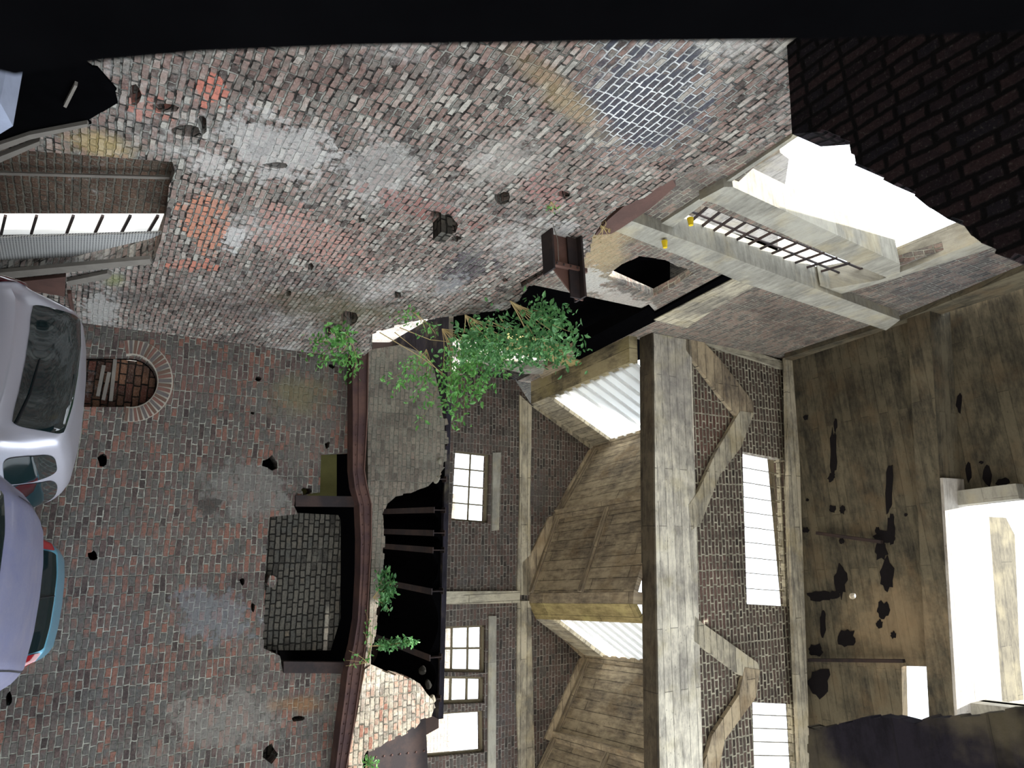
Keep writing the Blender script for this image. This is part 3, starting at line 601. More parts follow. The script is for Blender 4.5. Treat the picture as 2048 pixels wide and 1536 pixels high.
# ------------------------------------------------------------------ girder and braced infill wall
gq = FU.P((1301, 650), (1372, 656), (1384, 1000), (1398, 1560), (1312, 1560), (1303, 1000))
g0 = corner(DFU, LX2)
gl = FU.st(1301, 700)[1]; gh = FU.st(1376, 700)[1]
gblob = [(1340, 665, 30, 14, 0, sr(196, 188, 110), .7, 'stain'), (1350, 760, 50, 100, 0, sr(128, 126, 128), .45, 'stain')]
girm = concrete('white_stained_girder_concrete', sr(236, 230, 212), sr(150, 146, 138), board=.2, stain=sr(196, 184, 132), samt=.3, lines=.6, blobs=gblob, pl=FU)
S(MB().prism(FU, [(g0, gl), (FU.st(1301, 700)[0], gl), FU.st(1303, 1000), FU.st(1312, 1560), (7, FU.st(1312, 1560)[1]), (7, FU.st(1398, 1560)[1]), FU.st(1398, 1560), FU.st(1384, 1000), (g0, gh)], (), .38, .12).build('trim_13', girm))
S(MB().prism(FU, [(g0, gl), (FU.st(1301, 700)[0], gl), FU.st(1303, 1000), FU.st(1312, 1560), (7, FU.st(1312, 1560)[1]), (7, FU.st(1312, 1560)[1] - .05), (FU.st(1312, 1560)[0], FU.st(1312, 1560)[1] - .05), (FU.st(1303, 1000)[0], FU.st(1303, 1000)[1] - .05), (g0, gl - .05)], (), .42, .118).build('trim_35', concrete('shade_dark_soffit_concrete', sr(92, 84, 70), sr(48, 44, 38), board=.4, stain=sr(70, 56, 42))))  # underside shade put into the colour of a strip below the girder
WA = FU.P((1485, 903), (1567, 919), (1582, 1214), (1494, 1209))
WB = FU.P((1505, 1405), (1592, 1409), (1602, 1570), (1510, 1570))
S(MB().prism(FU, [(g0, gh - .1), (g0, ZC + .3), (7, ZC + .3), (7, FU.st(1398, 1560)[1] - .1)], [WA, WB], .3).build('wall_front_upper', M['fu']))
def barred(n, pl, quad, cnt):
    A, B, D, E = [Vector(q) for q in quad]
    def p(u, v, d=-.15): q = (A * (1 - v) + B * v) * (1 - u) + (E * (1 - v) + D * v) * u; return pl.w(q.x, q.y, d)
    r = S(MB().bar(p(0, 1), p(1, 1), .1, .1, UP).build('window_%d' % n, M['concv']))
    for i in range(1, cnt): MB().bar(p(i / cnt, 0), p(i / cnt, 1), .022, .022, pl.u).build('glazing_bar', M['winfr'], r)
barred(5, FU, WA, 10); barred(6, FU, WB, 6)
trim('trim_14', FU, [(1372, 662), (1396, 672), (1440, 718), (1508, 806), (1506, 835), (1478, 838), (1440, 792), (1372, 700)], .1, .12, M['concd'])
trim('trim_15', FU, [(1480, 822), (1508, 826), (1482, 895), (1440, 950), (1402, 1046), (1384, 1060), (1378, 1010), (1398, 980), (1432, 905)], .1, .13, M['conc'])
trim('trim_16', FU, [(1390, 1232), (1402, 1244), (1515, 1325), (1520, 1345), (1506, 1360), (1480, 1350), (1388, 1282)], .1, .12, M['conc'])
trim('trim_17', FU, [(1490, 1335), (1520, 1340), (1512, 1395), (1450, 1480), (1430, 1580), (1395, 1580), (1425, 1470), (1478, 1390)], .1, .13, M['concd'])
trim('trim_18', FU, [(1370, 655), (1570, 724), (1566, 738), (1374, 676)], .1, .1, M['concv'])
trim('trim_19', FU, [(1572, 715), (1594, 718), (1602, 1000), (1622, 1580), (1602, 1580), (1580, 1100)], .1, .3, M['conc'])

# ------------------------------------------------------------------ upper side wall
yj = LW2.st(1245, 608)[0]; zj = LW2.st(1240, 665)[1]
yB = FB.w(sL, 0).y + .1
zb = LW2.st(1300, 632)[1]
HG = LW2.P((1347, 452), (1398, 408), (1780, 556), (1755, 562), (1662, 579), (1640, 572))
HB = LW2.P((1466, 374), (1500, 342), (1590, 262), (1680, 215), (1960, 330), (2000, 470), (1942, 482), (1800, 527))
HD = rag(LW2.P((1214, 552), (1245, 528), (1276, 513), (1330, 520), (1390, 545), (1350, 570), (1308, 592), (1262, 572)), .03, .14, True, 21, idx=(0, 1, 2, 3))
yF = (DFU + math.sin(an) * LX2) / math.cos(an) + .4
outer = [(-1, 4.5), (yj, 4.5), (yj, zb), (yB, zb), (yB, zb + .5), (yF, zb + .5), (yF, ZC + .3), (-1, ZC + .3)]
S(MB().prism(LW2, outer, [HG, HB, HD], .16).build('wall_left_upper', M['lw2']))
trim('wall_side_room', LW2, [(1140, 500), (1290, 478), (1410, 530), (1400, 560), (1330, 640), (1140, 630)], .1, -1.1, M['recess'])
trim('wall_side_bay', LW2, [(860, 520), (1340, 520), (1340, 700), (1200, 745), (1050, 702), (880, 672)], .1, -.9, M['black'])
def sb(name, q, th, d, mat): return trim(name, LW2, q, th, d, mat)
sb('trim_20', [(1230, 462), (1250, 437), (1370, 480), (1800, 640), (1772, 661), (1475, 562), (1360, 512)], .5, .2, M['concs'])
sb('trim_21', [(1400, 400), (1448, 374), (1466, 374), (1800, 528), (1800, 552), (1780, 558), (1606, 486), (1432, 408)], .5, .14, M['concs'])
sb('trim_22', [(1318, 450), (1432, 377), (1582, 275), (1590, 262), (1618, 258), (1448, 374), (1407, 407), (1345, 455)], .5, .05, M['concs'])
sb('trim_23', [(1640, 568), (1662, 577), (1760, 560), (1950, 486), (2100, 430), (2100, 452), (1960, 504), (1760, 566), (1668, 592), (1640, 585)], .5, .1, M['concs'])
sb('trim_24', [(1308, 640), (1470, 556), (1510, 572), (1440, 612), (1374, 656)], .2, .08, M['conc'])
sb('trim_25', [(1150, 724), (1146, 694), (1298, 614), (1310, 627), (1455, 549), (1468, 556), (1312, 642)], .3, .06, M['black'])
sb('trim_26', [(1570, 716), (1800, 642), (2100, 520), (2100, 560), (1800, 655), (1572, 732)], .2, .12, M['ceil'])
sb('trim_27', [(1012, 702), (1016, 690), (1100, 705), (1200, 735), (1195, 748), (1100, 722)], .3, .1, concrete('yellow_post_concrete', sr(206, 190, 130), sr(130, 118, 84), board=.3, rot=math.pi / 2))
sb('trim_28', [(900, 712), (900, 705), (1050, 738), (1090, 735), (1085, 748), (1050, 748)], .2, .1, M['concs'])
sb('trim_29', [(920, 740), (1060, 745), (1100, 745), (1100, 790), (1072, 818), (1030, 815), (1000, 775), (900, 770)], .2, -.05, M['recess'])
sb('trim_30', [(1076, 745), (1146, 700), (1165, 712), (1090, 768)], .2, .05, M['concd'])
# metal grid in the side opening
gr = empty('metal_grid', LW2.hit(1560, 500)); tag(gr, 'black square metal grid filling the narrow opening high in the side wall', 'grid')
LG = Plane((LX2 - .2, 0, 0), (0, 1, 0), UP)
mt = M['dksteel']
lo_, up_ = ((1350, 455), (1672, 588)), ((1400, 404), (1800, 560))
for k in range(15):
    t = (k + .5) / 15
    a = LG.hit(1352 + 318 * t, 455 + 132 * t); b = LG.hit(1406 + 384 * t, 405 + 158 * t)
    MB().bar(a, b, .035, .035, UP).build('cross_bar', mt, gr)
for t in (.02, .3, .62, .97):
    a = LG.hit(1350 + 54 * t, 453 - 48 * t); b = LG.hit(1672 + 118 * t, 588 - 24 * t)
    MB().bar(a, b, .03, .03, Vector((0, 1, 0))).build('long_bar', mt, gr)
for k, (px, py) in enumerate(((1326, 455), (1377, 408))):
    bm = bmesh.new(); bmesh.ops.create_cone(bm, cap_ends=True, segments=10, radius1=.05, radius2=.035, depth=.12)
    me = bpy.data.meshes.new('insulator'); bm.to_mesh(me); bm.free(); o = link('insulator', me, plain('yellow_plastic', sr(226, 196, 40), .5)); o.matrix_world = Matrix.Translation(LW2.hit(px, py) + Vector((.3, 0, 0))) @ Matrix.Rotation(math.pi / 2, 4, 'Y')
    tag(o, ['small yellow fitting on the concrete post at the lower corner of the grid', 'small yellow fitting on the brick sill at the upper corner of the grid'][k], 'insulator', 'yellow fittings beside the grid')
# rusty beam lying along the left wall's top
LB = Plane((LX1 - .28, 0, 0), (0, 1, 0), UP)
o = MB().prism(LB, LB.P((1190, 470), (1216, 440), (1285, 380), (1340, 350), (1352, 372), (1300, 418), (1240, 458), (1222, 468)), (), .1).build('rusty_beam', M['rustl']); tag(o, 'flat reddish rusty beam lying along the broken top of the left wall', 'steel beam')

# ------------------------------------------------------------------ ceiling
def cp(*pts): return CE.P(*pts)
e = DFU
cb = CE.st(1888, 921)
HC1 = cp((1845, 893), (1867, 892), (1872, 960), (1866, 964), (1852, 962))
HC2 = cp((1803, 1332), (1880, 1334), (1896, 1350), (1900, 1400), (1894, 1470), (1806, 1480))
HC3 = [CE.st(1705 + 7 * math.cos(k * .785), 1192 + 7 * math.sin(k * .785)) for k in range(8)]
def spall(cx, cy, rx, ry, seed, rot=0): return hole(CE, cx, cy, rx, ry, 17, seed, rot, .26)
sp = [spall(*a) for a in [(1667, 905, 7, 46, 1), (1671, 850, 3, 13, 2), (1663, 955, 6, 10, 3, .5), (1779, 975, 7, 55, 4), (1783, 1055, 7, 30, 5), (1768, 1075, 20, 14, 6), (1774, 1150, 15, 34, 7), (1763, 1100, 12, 20, 8), (1860, 978, 8, 10, 9), (1767, 1220, 13, 16, 10), (1759, 1248, 6, 9, 11), (1694, 1277, 17, 19, 12), (1638, 1365, 22, 30, 13, .3), (1632, 1300, 14, 12, 14), (1682, 1160, 11, 32, 15), (1668, 1190, 13, 8, 16), (1637, 1192, 24, 10, 17), (1646, 1250, 6, 26, 18), (1886, 1295, 6, 30, 19), (1612, 1060, 6, 5, 20), (1755, 1060, 5, 6, 21), (1685, 1020, 5, 8, 22), (1683, 1082, 5, 6, 23), (1850, 1090, 4, 7, 24), (1864, 1104, 5, 6, 25), (1812, 1030, 3, 3, 26), (1787, 1270, 5, 7, 27), (1612, 835, 5, 6, 28), (1615, 1000, 3, 3, 29), (1666, 1018, 6, 8, 30)]]
yfar = e / math.cos(an) + 1
Lb0, Lb1 = CE.st(1850, 700), CE.st(1893, 1434)      # line of the downstand beam
def lin(x): return Lb0[1] + (Lb1[1] - Lb0[1]) * (x - Lb0[0]) / (Lb1[0] - Lb0[0])
outer = [(LX2, lin(LX2)), (7, lin(7)), (7, yfar), (LX2, yfar - .7)]
def inside(q): return all(lin(p[0]) + .02 < p[1] for p in q)
hs = [HC1, HC2, HC3]
hs = [[(p[0], max(p[1], lin(p[0]) + .03)) for p in h] for h in hs]
S(MB().prism(CE, outer, hs, .2).build('ceiling', M['ceil']))
for h in sp: S(MB().prism(CE, [(p[0], max(p[1], lin(p[0]) + .03)) for p in h], (), .02, .012 + .002 * (sp.index(h) % 4)).build('ceiling_spall', M['spall']))
# downstand beam, its camera side catches the sun through the gap
bw_ = .5
b0 = Vector((LX2, lin(LX2), 0)); b1 = Vector((7, lin(7), 0))
bp = [b0 + Vector((0, .2, 0)), b1 + Vector((0, .2, 0)), b1 - Vector((0, .3, 0)), b0 - Vector((0, .3, 0))]
S(quadslab(bp, ZC - .28, ZC + 1.5).build('trim_31', M['ceil']))
# nearer, higher bay with the open shaft
Z2 = ZC + .55
CE2 = Plane((0, 0, Z2), (1, 0, 0), (0, 1, 0))
sx0 = CE2.st(1960, 1008)[0]; sx1 = CE2.st(1980, 1405)[0]; yn = CE2.st(2060, 1200)[1] - .35
outer2 = [(LX2, -9), (7, -9), (7, lin(7) - .25), (LX2, lin(LX2) - .25)]
shaft = [(sx0, yn), (sx1, yn), (sx1, lin(sx1) - .32), (sx0, lin(sx0) - .32)]
spn = [hole(CE2, *a, 11, i + 60, 0, .3) for i, a in enumerate([(1938, 945, 6, 18), (1975, 950, 9, 22), (2005, 965, 12, 9), (1918, 805, 6, 20), (1963, 925, 4, 3)])]
S(MB().prism(CE2, outer2, [shaft], .2).build('ceiling_near', M['ceil']))
for h in spn: S(MB().prism(CE2, h, (), .02, .012).build('ceiling_spall', M['spall']))
S(quadslab([Vector((sx0 - .3, yn, 0)), Vector((sx0, yn, 0)), Vector((sx0, lin(sx0) - .3, 0)), Vector((sx0 - .3, lin(sx0) - .3, 0))], Z2 - .3, Z2 + .05).build('trim_32', M['concs']))
S(quadslab([Vector((sx1, yn, 0)), Vector((sx1 + .3, yn, 0)), Vector((sx1 + .3, lin(sx1) - .3, 0)), Vector((sx1, lin(sx1) - .3, 0))], Z2 - .3, Z2 + .3).build('trim_33', M['concs']))
C3 = Plane((0, 0, Z2 + 1.0), (1, 0, 0), (0, 1, 0))
ky = C3.st(2000, 1200)[1]
S(quadslab([Vector((sx0 - .55, lin(sx0 - .55) - .36, 0)), Vector((sx1 + .5, lin(sx1 + .5) - .36, 0)), Vector((sx1 + .5, lin(sx1 + .5) - .29, 0)), Vector((sx0 - .55, lin(sx0 - .55) - .29, 0))], ZC - .27, ZC + 1.5).build('trim_34', concrete('sun_pale_shaft_concrete', sr(200, 195, 186), sr(150, 144, 136), board=.5, stain=sr(210, 200, 184), samt=.2, lines=.2)))  # pale overlay: sunlight on the beam face put into its colour
PT = Plane((0, lin(0) + 1.6, 0), dF, UP)
S(MB().prism(PT, PT.P((1900, 1030), (2012, 1035), (2030, 1070), (2040, 1320), (2048, 1400), (1900, 1420)), (), .25).build('wall_shaft', concrete('shade_grey_shaft_concrete', sr(104, 98, 82), sr(62, 58, 50), board=.5)))  # grey darkened to hold painted shade where the sun would reach
so.rotation_euler = (Vector(((sx0 + sx1) / 2 , (yn + lin(0) - .3) / 2, Z2)) - FW1.hit(800, 1425)).normalized().to_track_quat('Z', 'Y').to_euler()
0 and print('SUNDIR', (Vector(((sx0 + sx1) / 2 , (yn + lin(0) - .3) / 2, Z2)) - FW1.hit(800, 1425)).normalized(), sx0, sx1, yn, lin(0), FW1.hit(800,1425), Z2)
# thin steel struts hanging across the ceiling
for k, (a, b) in enumerate([((1634, 1066), (1764, 1084)), ((1618, 1320), (1808, 1322))]):
    Pl = Plane((0, 0, ZC - .15), (1, 0, 0), (0, 1, 0)); o = MB().bar(Pl.hit(*a), Pl.hit(*b), .07, .1, Vector((1, 0, 0))).build('steel_strut', M['dksteel'])
    tag(o, ['thin dark steel strut slanting under the ceiling, left of the round hole', 'thin dark steel strut under the ceiling just left of the square roof hole'][k], 'strut', 'struts under the ceiling')
S(MB().box((1, -5.2, (5.5 + Z2) / 2), (1, 0, 0), (0, 1, 0), UP, 8, .2, (Z2 - 5.5) / 2).build('wall_rear_added_unseen', M['fw1']))  # unseen upper wall added to keep sky light off the ceiling beam
# ------------------------------------------------------------------ near broken vaults
zn = LW1.st(1573, 92)[1]
CN = Plane((0, 0, zn), (1, 0, 0), (0, 1, 0))
q = CN.P((1572, 60), (1584, 268)) + rag(CN.P((1640, 263), (1700, 284), (1708, 330), (1745, 345), (1790, 368), (1830, 388), (1862, 414), (1900, 438), (1925, 446), (1944, 472), (1962, 486), (1992, 500), (2060, 522)), .02, .09, seed=31) 
xr = q[-1][0]
q = q + [(xr, -3), (LX1 - .2, -3), (LX1 - .2, q[0][1])]
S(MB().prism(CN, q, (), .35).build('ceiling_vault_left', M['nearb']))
q = rag(CN.P((1617, 1560), (1615, 1452), (1640, 1458), (1690, 1444), (1720, 1436), (1760, 1432), (1800, 1440), (1830, 1448), (1862, 1436), (1900, 1434), (1960, 1428), (2010, 1422), (2070, 1420)), .012, .05, seed=33)
q = q + [(q[-1][0], -1), (5, -1), (5, q[0][1] + .4)]
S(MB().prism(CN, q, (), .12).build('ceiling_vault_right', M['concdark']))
# black slab added close to the camera, standing for a lens obstruction
LN = Plane((-0.75, 0, 0), (0, 1, 0), UP)
bq = LN.P((30, 150), (200, 122), (400, 104), (700, 92), (1200, 84), (1620, 80), (2100, 60))
bq = [(bq[0][0] + .05, ZG)] + bq + [(-1.5, bq[-1][1]), (-1.5, ZG)]
S(MB().prism(LN, bq, (), .5).build('added_near_dark_slab', M['black']))

# ------------------------------------------------------------------ ground, outside
S(MB().box((0, 10, -.1), (1, 0, 0), (0, 1, 0), UP, 60, 60, .1).build('floor', M['ground']))
ow = Plane(nF * 19, dF, UP)
t1 = ow.st(905, 1250)[1]
S(MB().prism(ow, [(-2.2, 0), (-2.2, t1 - 1), (-.9, t1 - 1), (-.9, t1), (14, t1), (14, 0)], (), .4).build('wall_neighbour', M['outb']))
LO = Plane((-11, 0, 0), (0, 1, 0), UP)
S(MB().prism(LO, [(14.2, 0), (14.2, 24), (40, 24), (40, 0)], (), .4).build('wall_neighbour_side', M['outb']))
tw = LO.P((1440, 400), (1500, 340), (1560, 305), (1578, 318), (1556, 470), (1556, 590), (1480, 560), (1380, 520), (1320, 470))
S(MB().prism(LO, tw, (), 3).build('wall_tower', concrete('grey_tower_concrete', sr(150, 145, 138), sr(96, 92, 86), board=.6, lines=.5)))

# ------------------------------------------------------------------ stub girder sticking out of the left wall
y0 = LW1.st(1130, 475)[0]
zl = LW1.st(1090, 500)[1]; zh = LW1.st(1176, 490)[1]
PG = Plane((0, y0, 0), (1, 0, 0), UP)
st = empty('stub_girder', (LX1, y0, zl)); tag(st, 'short riveted brown steel girder sticking out of the left wall with a slanting torn end', 'steel girder')
web = PG.P((1092, 462), (1100, 528), (1152, 598), (1158, 480)); xl = LX1 - .2
web = [(xl, web[0][1]), web[0], web[1], web[2], (web[2][0], web[3][1]), (xl, web[3][1])]
MB().prism(PG, web, (), .02).build('web', M['rustl'], st)
zb1 = web[0][1]; zt1 = web[3][1]
MB().box(((xl + PG.st(1076, 540)[0]) / 2, y0 - .02, zb1), (1, 0, 0), (0, 1, 0), UP, (PG.st(1076, 540)[0] - xl) / 2, .11, .012).build('flange', M['dksteel'], st)
xe = PG.st(1168, 602)[0]
MB().box(((xl + xe) / 2, y0 - .02, zt1 + .05), (1, 0, 0), (0, 1, 0), UP, (xe - xl) / 2, .11, .014).build('flange', M['dksteel'], st)
MB().box(((xl + xe) / 2, y0 - .03, zt1 - .03), (1, 0, 0), (0, 1, 0), UP, (xe - xl) / 2, .01, .07).build('angle', M['dksteel'], st)
a = PG.hit(1100, 529) - Vector((0, .04, 0)); b = PG.hit(1168, 545) - Vector((0, .04, 0))
MB().bar(a, b, .05, .06, Vector((1, 0, 0))).build('stiffener', M['rustl'], st)
for k in range(5): rivet(a.lerp(b, (k + .5) / 5) - Vector((0, .035, 0)), .016, M['dksteel'], st)

# ------------------------------------------------------------------ gateway things
tr = NT('white_translucent_sheet'); a_ = tr.n('BsdfTranslucent'); a_.inputs[0].default_value = (.95, .95, .93, 1); b_ = tr.n('BsdfDiffuse'); b_.inputs[0].default_value = (.9, .9, .9, 1)
x_ = tr.n('MixShader'); x_.inputs[0].default_value = .35; tr.t.links.new(a_.outputs[0], x_.inputs[1]); tr.t.links.new(b_.outputs[0], x_.inputs[2]); tp_ = tr.n('BsdfTransparent'); x2 = tr.n('MixShader'); x2.inputs[0].default_value = .5; tr.t.links.new(x_.outputs[0], x2.inputs[1]); tr.t.links.new(tp_.outputs[0], x2.inputs[2]); tr.t.links.new(x2.outputs[0], tr.out.inputs[0]); M['sheet'] = tr.m
LS = Plane((LX1 - .34, 0, 0), (0, 1, 0), UP)
cs = empty('corrugated_screen', LS.hit(100, 450)); tag(cs, 'white corrugated translucent screen with dark battens inside the left gateway', 'screen')
mb = MB(); N_ = 44
def sc(u, v):   # u down the screen, v across
    a = Vector((5, 427)).lerp(Vector((5, 470)), v); b = Vector((342, 427)).lerp(Vector((326, 466)), v); c = a.lerp(b, u); return LS.hit(c.x - 30 * (1 - u), c.y)
for i in range(N_):
    v0, v1 = i / N_, (i + 1) / N_; d0 = Vector((-.012 * (i % 2), 0, 0)); d1 = Vector((-.012 * ((i + 1) % 2), 0, 0))
    mb.face([sc(0, v0) + d0, sc(1, v0) + d0, sc(1, v1) + d1, sc(0, v1) + d1])
mb.build('sheet', M['sheet'], cs)
for u in (.1, .27, .47, .63, .78, .93):
    MB().bar(sc(u, 0) + Vector((.03, 0, 0)), sc(u - .02, .85) + Vector((.03, 0, 0)), .03, .03, UP).build('batten', M['dksteel'], cs)
meshm = NT('woven_grey_mesh'); uvm = meshm.uv(); ck = meshm.n('TexBrick'); meshm.set(ck.inputs['Vector'], uvm)
for k, v in (('Scale', 1), ('Mortar Size', .006), ('Brick Width', .03), ('Row Height', .03)): ck.inputs[k].default_value = v
ck.inputs['Color1'].default_value = (*sr(80, 80, 84), 1); ck.inputs['Color2'].default_value = (*sr(96, 96, 98), 1); ck.inputs['Mortar'].default_value = (*sr(170, 170, 166), 1)
meshm.finish(ck.outputs[0], .7)
LM = Plane((LX1 - .1, 0, 0), (0, 1, 0), UP)
o = MB().prism(LM, LM.P((-60, 478), (60, 474), (328, 466), (300, 478), (-60, 560)), (), .03).build('mesh_panel', meshm.m); tag(o, 'grey woven mesh panel leaning below the white corrugated screen', 'mesh panel')
LJ = Plane((LX1 + .02, 0, 0), (0, 1, 0), UP)
for nm, q, mt_, lb, ct in [
    ('wooden_rail', ((-60, 545), (300, 512), (304, 522), (-60, 560)), M['timber'], 'grey wooden rail running below the mesh panel', 'rail'),
    ('bent_pipe', ((136, 557), (215, 541), (224, 545), (218, 552), (136, 567)), M['timber'], 'grey bent pipe against the left wall above the silver car', 'pipe'),
    ('fallen_plank', ((-30, 292), (60, 262), (175, 240), (178, 245), (60, 272), (-30, 306)), M['timber'], 'long pale plank leaning at the foot of the left wall', 'plank'),
    ('fallen_plank', ((-30, 318), (80, 275), (82, 282), (-30, 332)), M['timber'], 'shorter plank lying just right of the long pale plank', 'plank'),
    ('broken_stick', ((128, 205), (150, 162), (156, 164), (134, 208)), M['timber'], 'short pale stick poking up from the dark rubble at far left', 'stick'),
    ('rusty_sheet', ((20, 560), (132, 548), (130, 588), (60, 576)), M['rustl'], 'small rusty sheet propped behind the silver car', 'metal sheet'),
    ('metal_rod', ((136, 582), (142, 582), (153, 650), (148, 650)), M['rustl'], 'thin rusty rod standing upright behind the silver car', 'rod')]:
    p = [Vector(v) for v in LJ.P(*q)]
    o = MB().prism(LJ, [tuple(v) for v in p], (), .05, .04).build(nm, mt_); tag(o, lb, ct)
o = MB().prism(LW1, rag(LW1.P((232, 178), (238, 205), (180, 240), (60, 270), (-40, 306), (-40, 90), (140, 96), (190, 130)), .03, .15, True, 41), (), .08, .02).build('rubble_shadow_gap', M['black']); S(o); o.name = 'wall_breach_shade'  # flat black patch on the wall, painted shade of a dark opening
Lc = Plane((LX1 + 1.0, 0, 0), (0, 1, 0), UP)
o = MB().prism(Lc, Lc.P((-60, 190), (0, 205), (26, 252), (0, 268), (-60, 285)), (), .5).build('plastic_crate', plain('pale_blue_plastic', sr(150, 158, 178), .5)); tag(o, 'pale blue grey crate corner at the lower left edge', 'crate')
# wall pipe
a = LW1.hit(-40, 372) + Vector((-.15, 0, 0)); b = LW1.hit(338, 381) + Vector((-.15, 0, 0))
o = MB().tube([a, b], .02).build('wall_pipe', M['timber']); tag(o, 'thin pale pipe running up the shaded brick inside the gateway', 'pipe')

# ------------------------------------------------------------------ plants
def leafmat(name, c1, c2):
    nt = NT(name); oi = nt.n('TexCoord').outputs['Object']; n = nt.noise(oi, 9, 2).outputs[0]
    col = nt.mix(nt.step(n, .35, .65), c1, c2); b = nt.n('BsdfPrincipled'); nt.set(b.inputs[0], col); b.inputs['Roughness'].default_value = .5
    t = nt.n('BsdfTranslucent'); nt.set(t.inputs[0], col); mx = nt.n('MixShader'); mx.inputs[0].default_value = .35
    nt.t.links.new(b.outputs[0], mx.inputs[1]); nt.t.links.new(t.outputs[0], mx.inputs[2]); nt.t.links.new(mx.outputs[0], nt.out.inputs[0]); return nt.m
M['leaf'] = leafmat('fresh_green_leaf', sr(82, 140, 70), sr(130, 190, 104)); M['leafd'] = leafmat('blue_green_leaf', sr(60, 108, 62), sr(116, 172, 108)); M['stem'] = plain('straw_stem', sr(150, 132, 92), .8)
def plant(label, name, PL, base, tips, leaf=.07, per=34, mat='leaf', off=.12, seed=1, droop=.0, spread=.1, stems=True, wdt=.5):
    """twigs from the base towards each tip, leaves along every twig"""
    rnd = random.Random(seed); B = PL.hit(*base) + PL.n * off * .3; root = empty(name, B); tag(root, label, 'plant', 'plants rooted in the masonry')
    sm = MB(); lm = MB()
    for (tx, ty, tw_) in tips:
        T = PL.hit(tx, ty) + PL.n * (off * rnd.uniform(.6, 1.8)); L = (T - B).length
        c = B.lerp(T, .5) + UP * L * .18 + PL.n * off * .5
        path = [B * (1 - t) ** 2 + c * 2 * t * (1 - t) + T * t * t for t in [i / 8 for i in range(9)]]
        sm.tube(path, .008, .002, 4)
        nl = int(per * tw_)
        for k in range(nl):
            t = .3 + .75 * rnd.random() ** .7; i = min(7, int(t * 8)); p = path[i].lerp(path[i + 1], min(1, t * 8 - i))
            p = p + Vector((rnd.gauss(0, spread), rnd.gauss(0, spread), rnd.gauss(0, spread)))
            d = Vector((rnd.gauss(0, 1), rnd.gauss(0, 1), rnd.gauss(0, .6) - droop)).normalized(); s = leaf * rnd.uniform(.6, 1.25)
            sd = d.cross(Vector((rnd.gauss(0, 1), rnd.gauss(0, 1), rnd.gauss(1, .6)))).normalized() * s * wdt * .5; up = d.cross(sd).normalized() * s * .1
            m1 = p + d * s * .35; m2 = p + d * s * .7; e_ = p + d * s
            lm.face([p, m1 + sd + up, m2 + sd * .75 + up, e_]); lm.face([p, e_, m2 - sd * .75 + up, m1 - sd + up])
    sm.build('stems', M['stem'], root); tag(lm.build('leaves', M[mat], root), kind='stuff'); return root
plant('lowest bright green bush, on the left wall near the wall corner', 'wall_bush', LW1, (700, 668), [(620, 650, 1), (640, 700, 1.2), (670, 650, 1.2), (690, 690, 1.4), (655, 640, .8), (700, 715, .9), (610, 695, .7), (680, 630, .6)], .1, 42, 'leaf', .2, 11, spread=.07)
FPl = front(9.5 * K - .35)
plant('big drooping leafy bush over the top left of the broken brick band', 'wall_bush', FPl, (880, 660), [(990, 720, 2), (960, 770, 2.2), (930, 800, 2), (900, 830, 1.6), (980, 690, 1), (1000, 750, 1.2), (880, 790, 1.4), (940, 730, 1.6), (860, 830, .8), (900, 860, .6), (830, 845, .4)], .12, 60, 'leaf', .3, 12, .4, spread=.1)
plant('pale green sprig hanging in front of the weathered brick band', 'wall_bush', FPl, (850, 700), [(800, 770, 1.4), (775, 790, 1), (820, 800, 1.2), (755, 770, .8), (790, 740, 1), (840, 780, .8)], .1, 34, 'leaf', .2, 13, spread=.07)
LP = Plane((LX1 + .15, 0, 0), (0, 1, 0), UP)
plant('dense blue green bush spilling off the ledge below the stub girder', 'wall_bush', LP, (1020, 590), [(1130, 610, 1.8), (1150, 640, 1.4), (1080, 650, 2.4), (1110, 670, 2), (1050, 680, 1.4), (1100, 590, 1.4), (1060, 630, 2), (1140, 680, .8), (1150, 600, .8)], .105, 60, 'leafd', .3, 14, .3, spread=.1)
plant('blue green creeper hanging in front of the lit side window', 'wall_bush', LP, (930, 620), [(1000, 660, 2.2), (1030, 690, 1.8), (980, 690, 2), (960, 650, 2), (1040, 650, 1.6), (930, 680, 1.4), (1010, 620, 1.4), (900, 660, 1)], .1, 60, 'leafd', .25, 15, .3, spread=.1)
plant('thin tuft of leaves low on the ledge between the bushes', 'wall_bush', LP, (830, 622), [(800, 625, 1), (850, 645, 1), (820, 610, .8), (870, 655, .8)], .07, 26, 'leaf', .1, 16, spread=.06)
plant('small bushy weed on the narrow brick strip above the beam', 'beam_weed', FPl, (745, 1195), [(770, 1135, 1.6), (780, 1160, 2), (785, 1180, 1.8), (770, 1200, 1.2), (775, 1220, .8), (760, 1150, 1.2)], .09, 30, 'leafd', .08, 17, spread=.04)
plant('spiky fern like weed pointing up above the beam, left of the sunlit stub', 'beam_weed', FPl, (742, 1292), [(826, 1283, 3), (800, 1284, 2.2), (780, 1290, 1.5), (765, 1286, 1.2)], .08, 36, 'leafd', .05, 18, spread=.035)
plant('dry yellow weed with hanging straw at the left end of the sunlit stub', 'beam_weed', FPl, (733, 1325), [(735, 1240, .5), (735, 1310, .5), (725, 1260, .4), (695, 1300, .3), (690, 1320, .2), (688, 1330, .2), (728, 1220, .4)], .07, 16, 'leaf', .05, 19, spread=.03)
plant('little green tuft at the bottom right corner, right of the sunlit stub', 'beam_weed', FPl, (730, 1535), [(740, 1515, 1), (750, 1525, 1), (728, 1520, .8)], .07, 26, 'leaf', .05, 20, spread=.03)
plant('tiny weed in the crack above the stub girder', 'wall_weed', LP, (1102, 402), [(1092, 412, .8), (1104, 420, .8), (1115, 418, .4)], .04, 14, 'leaf', .03, 21, spread=.02)
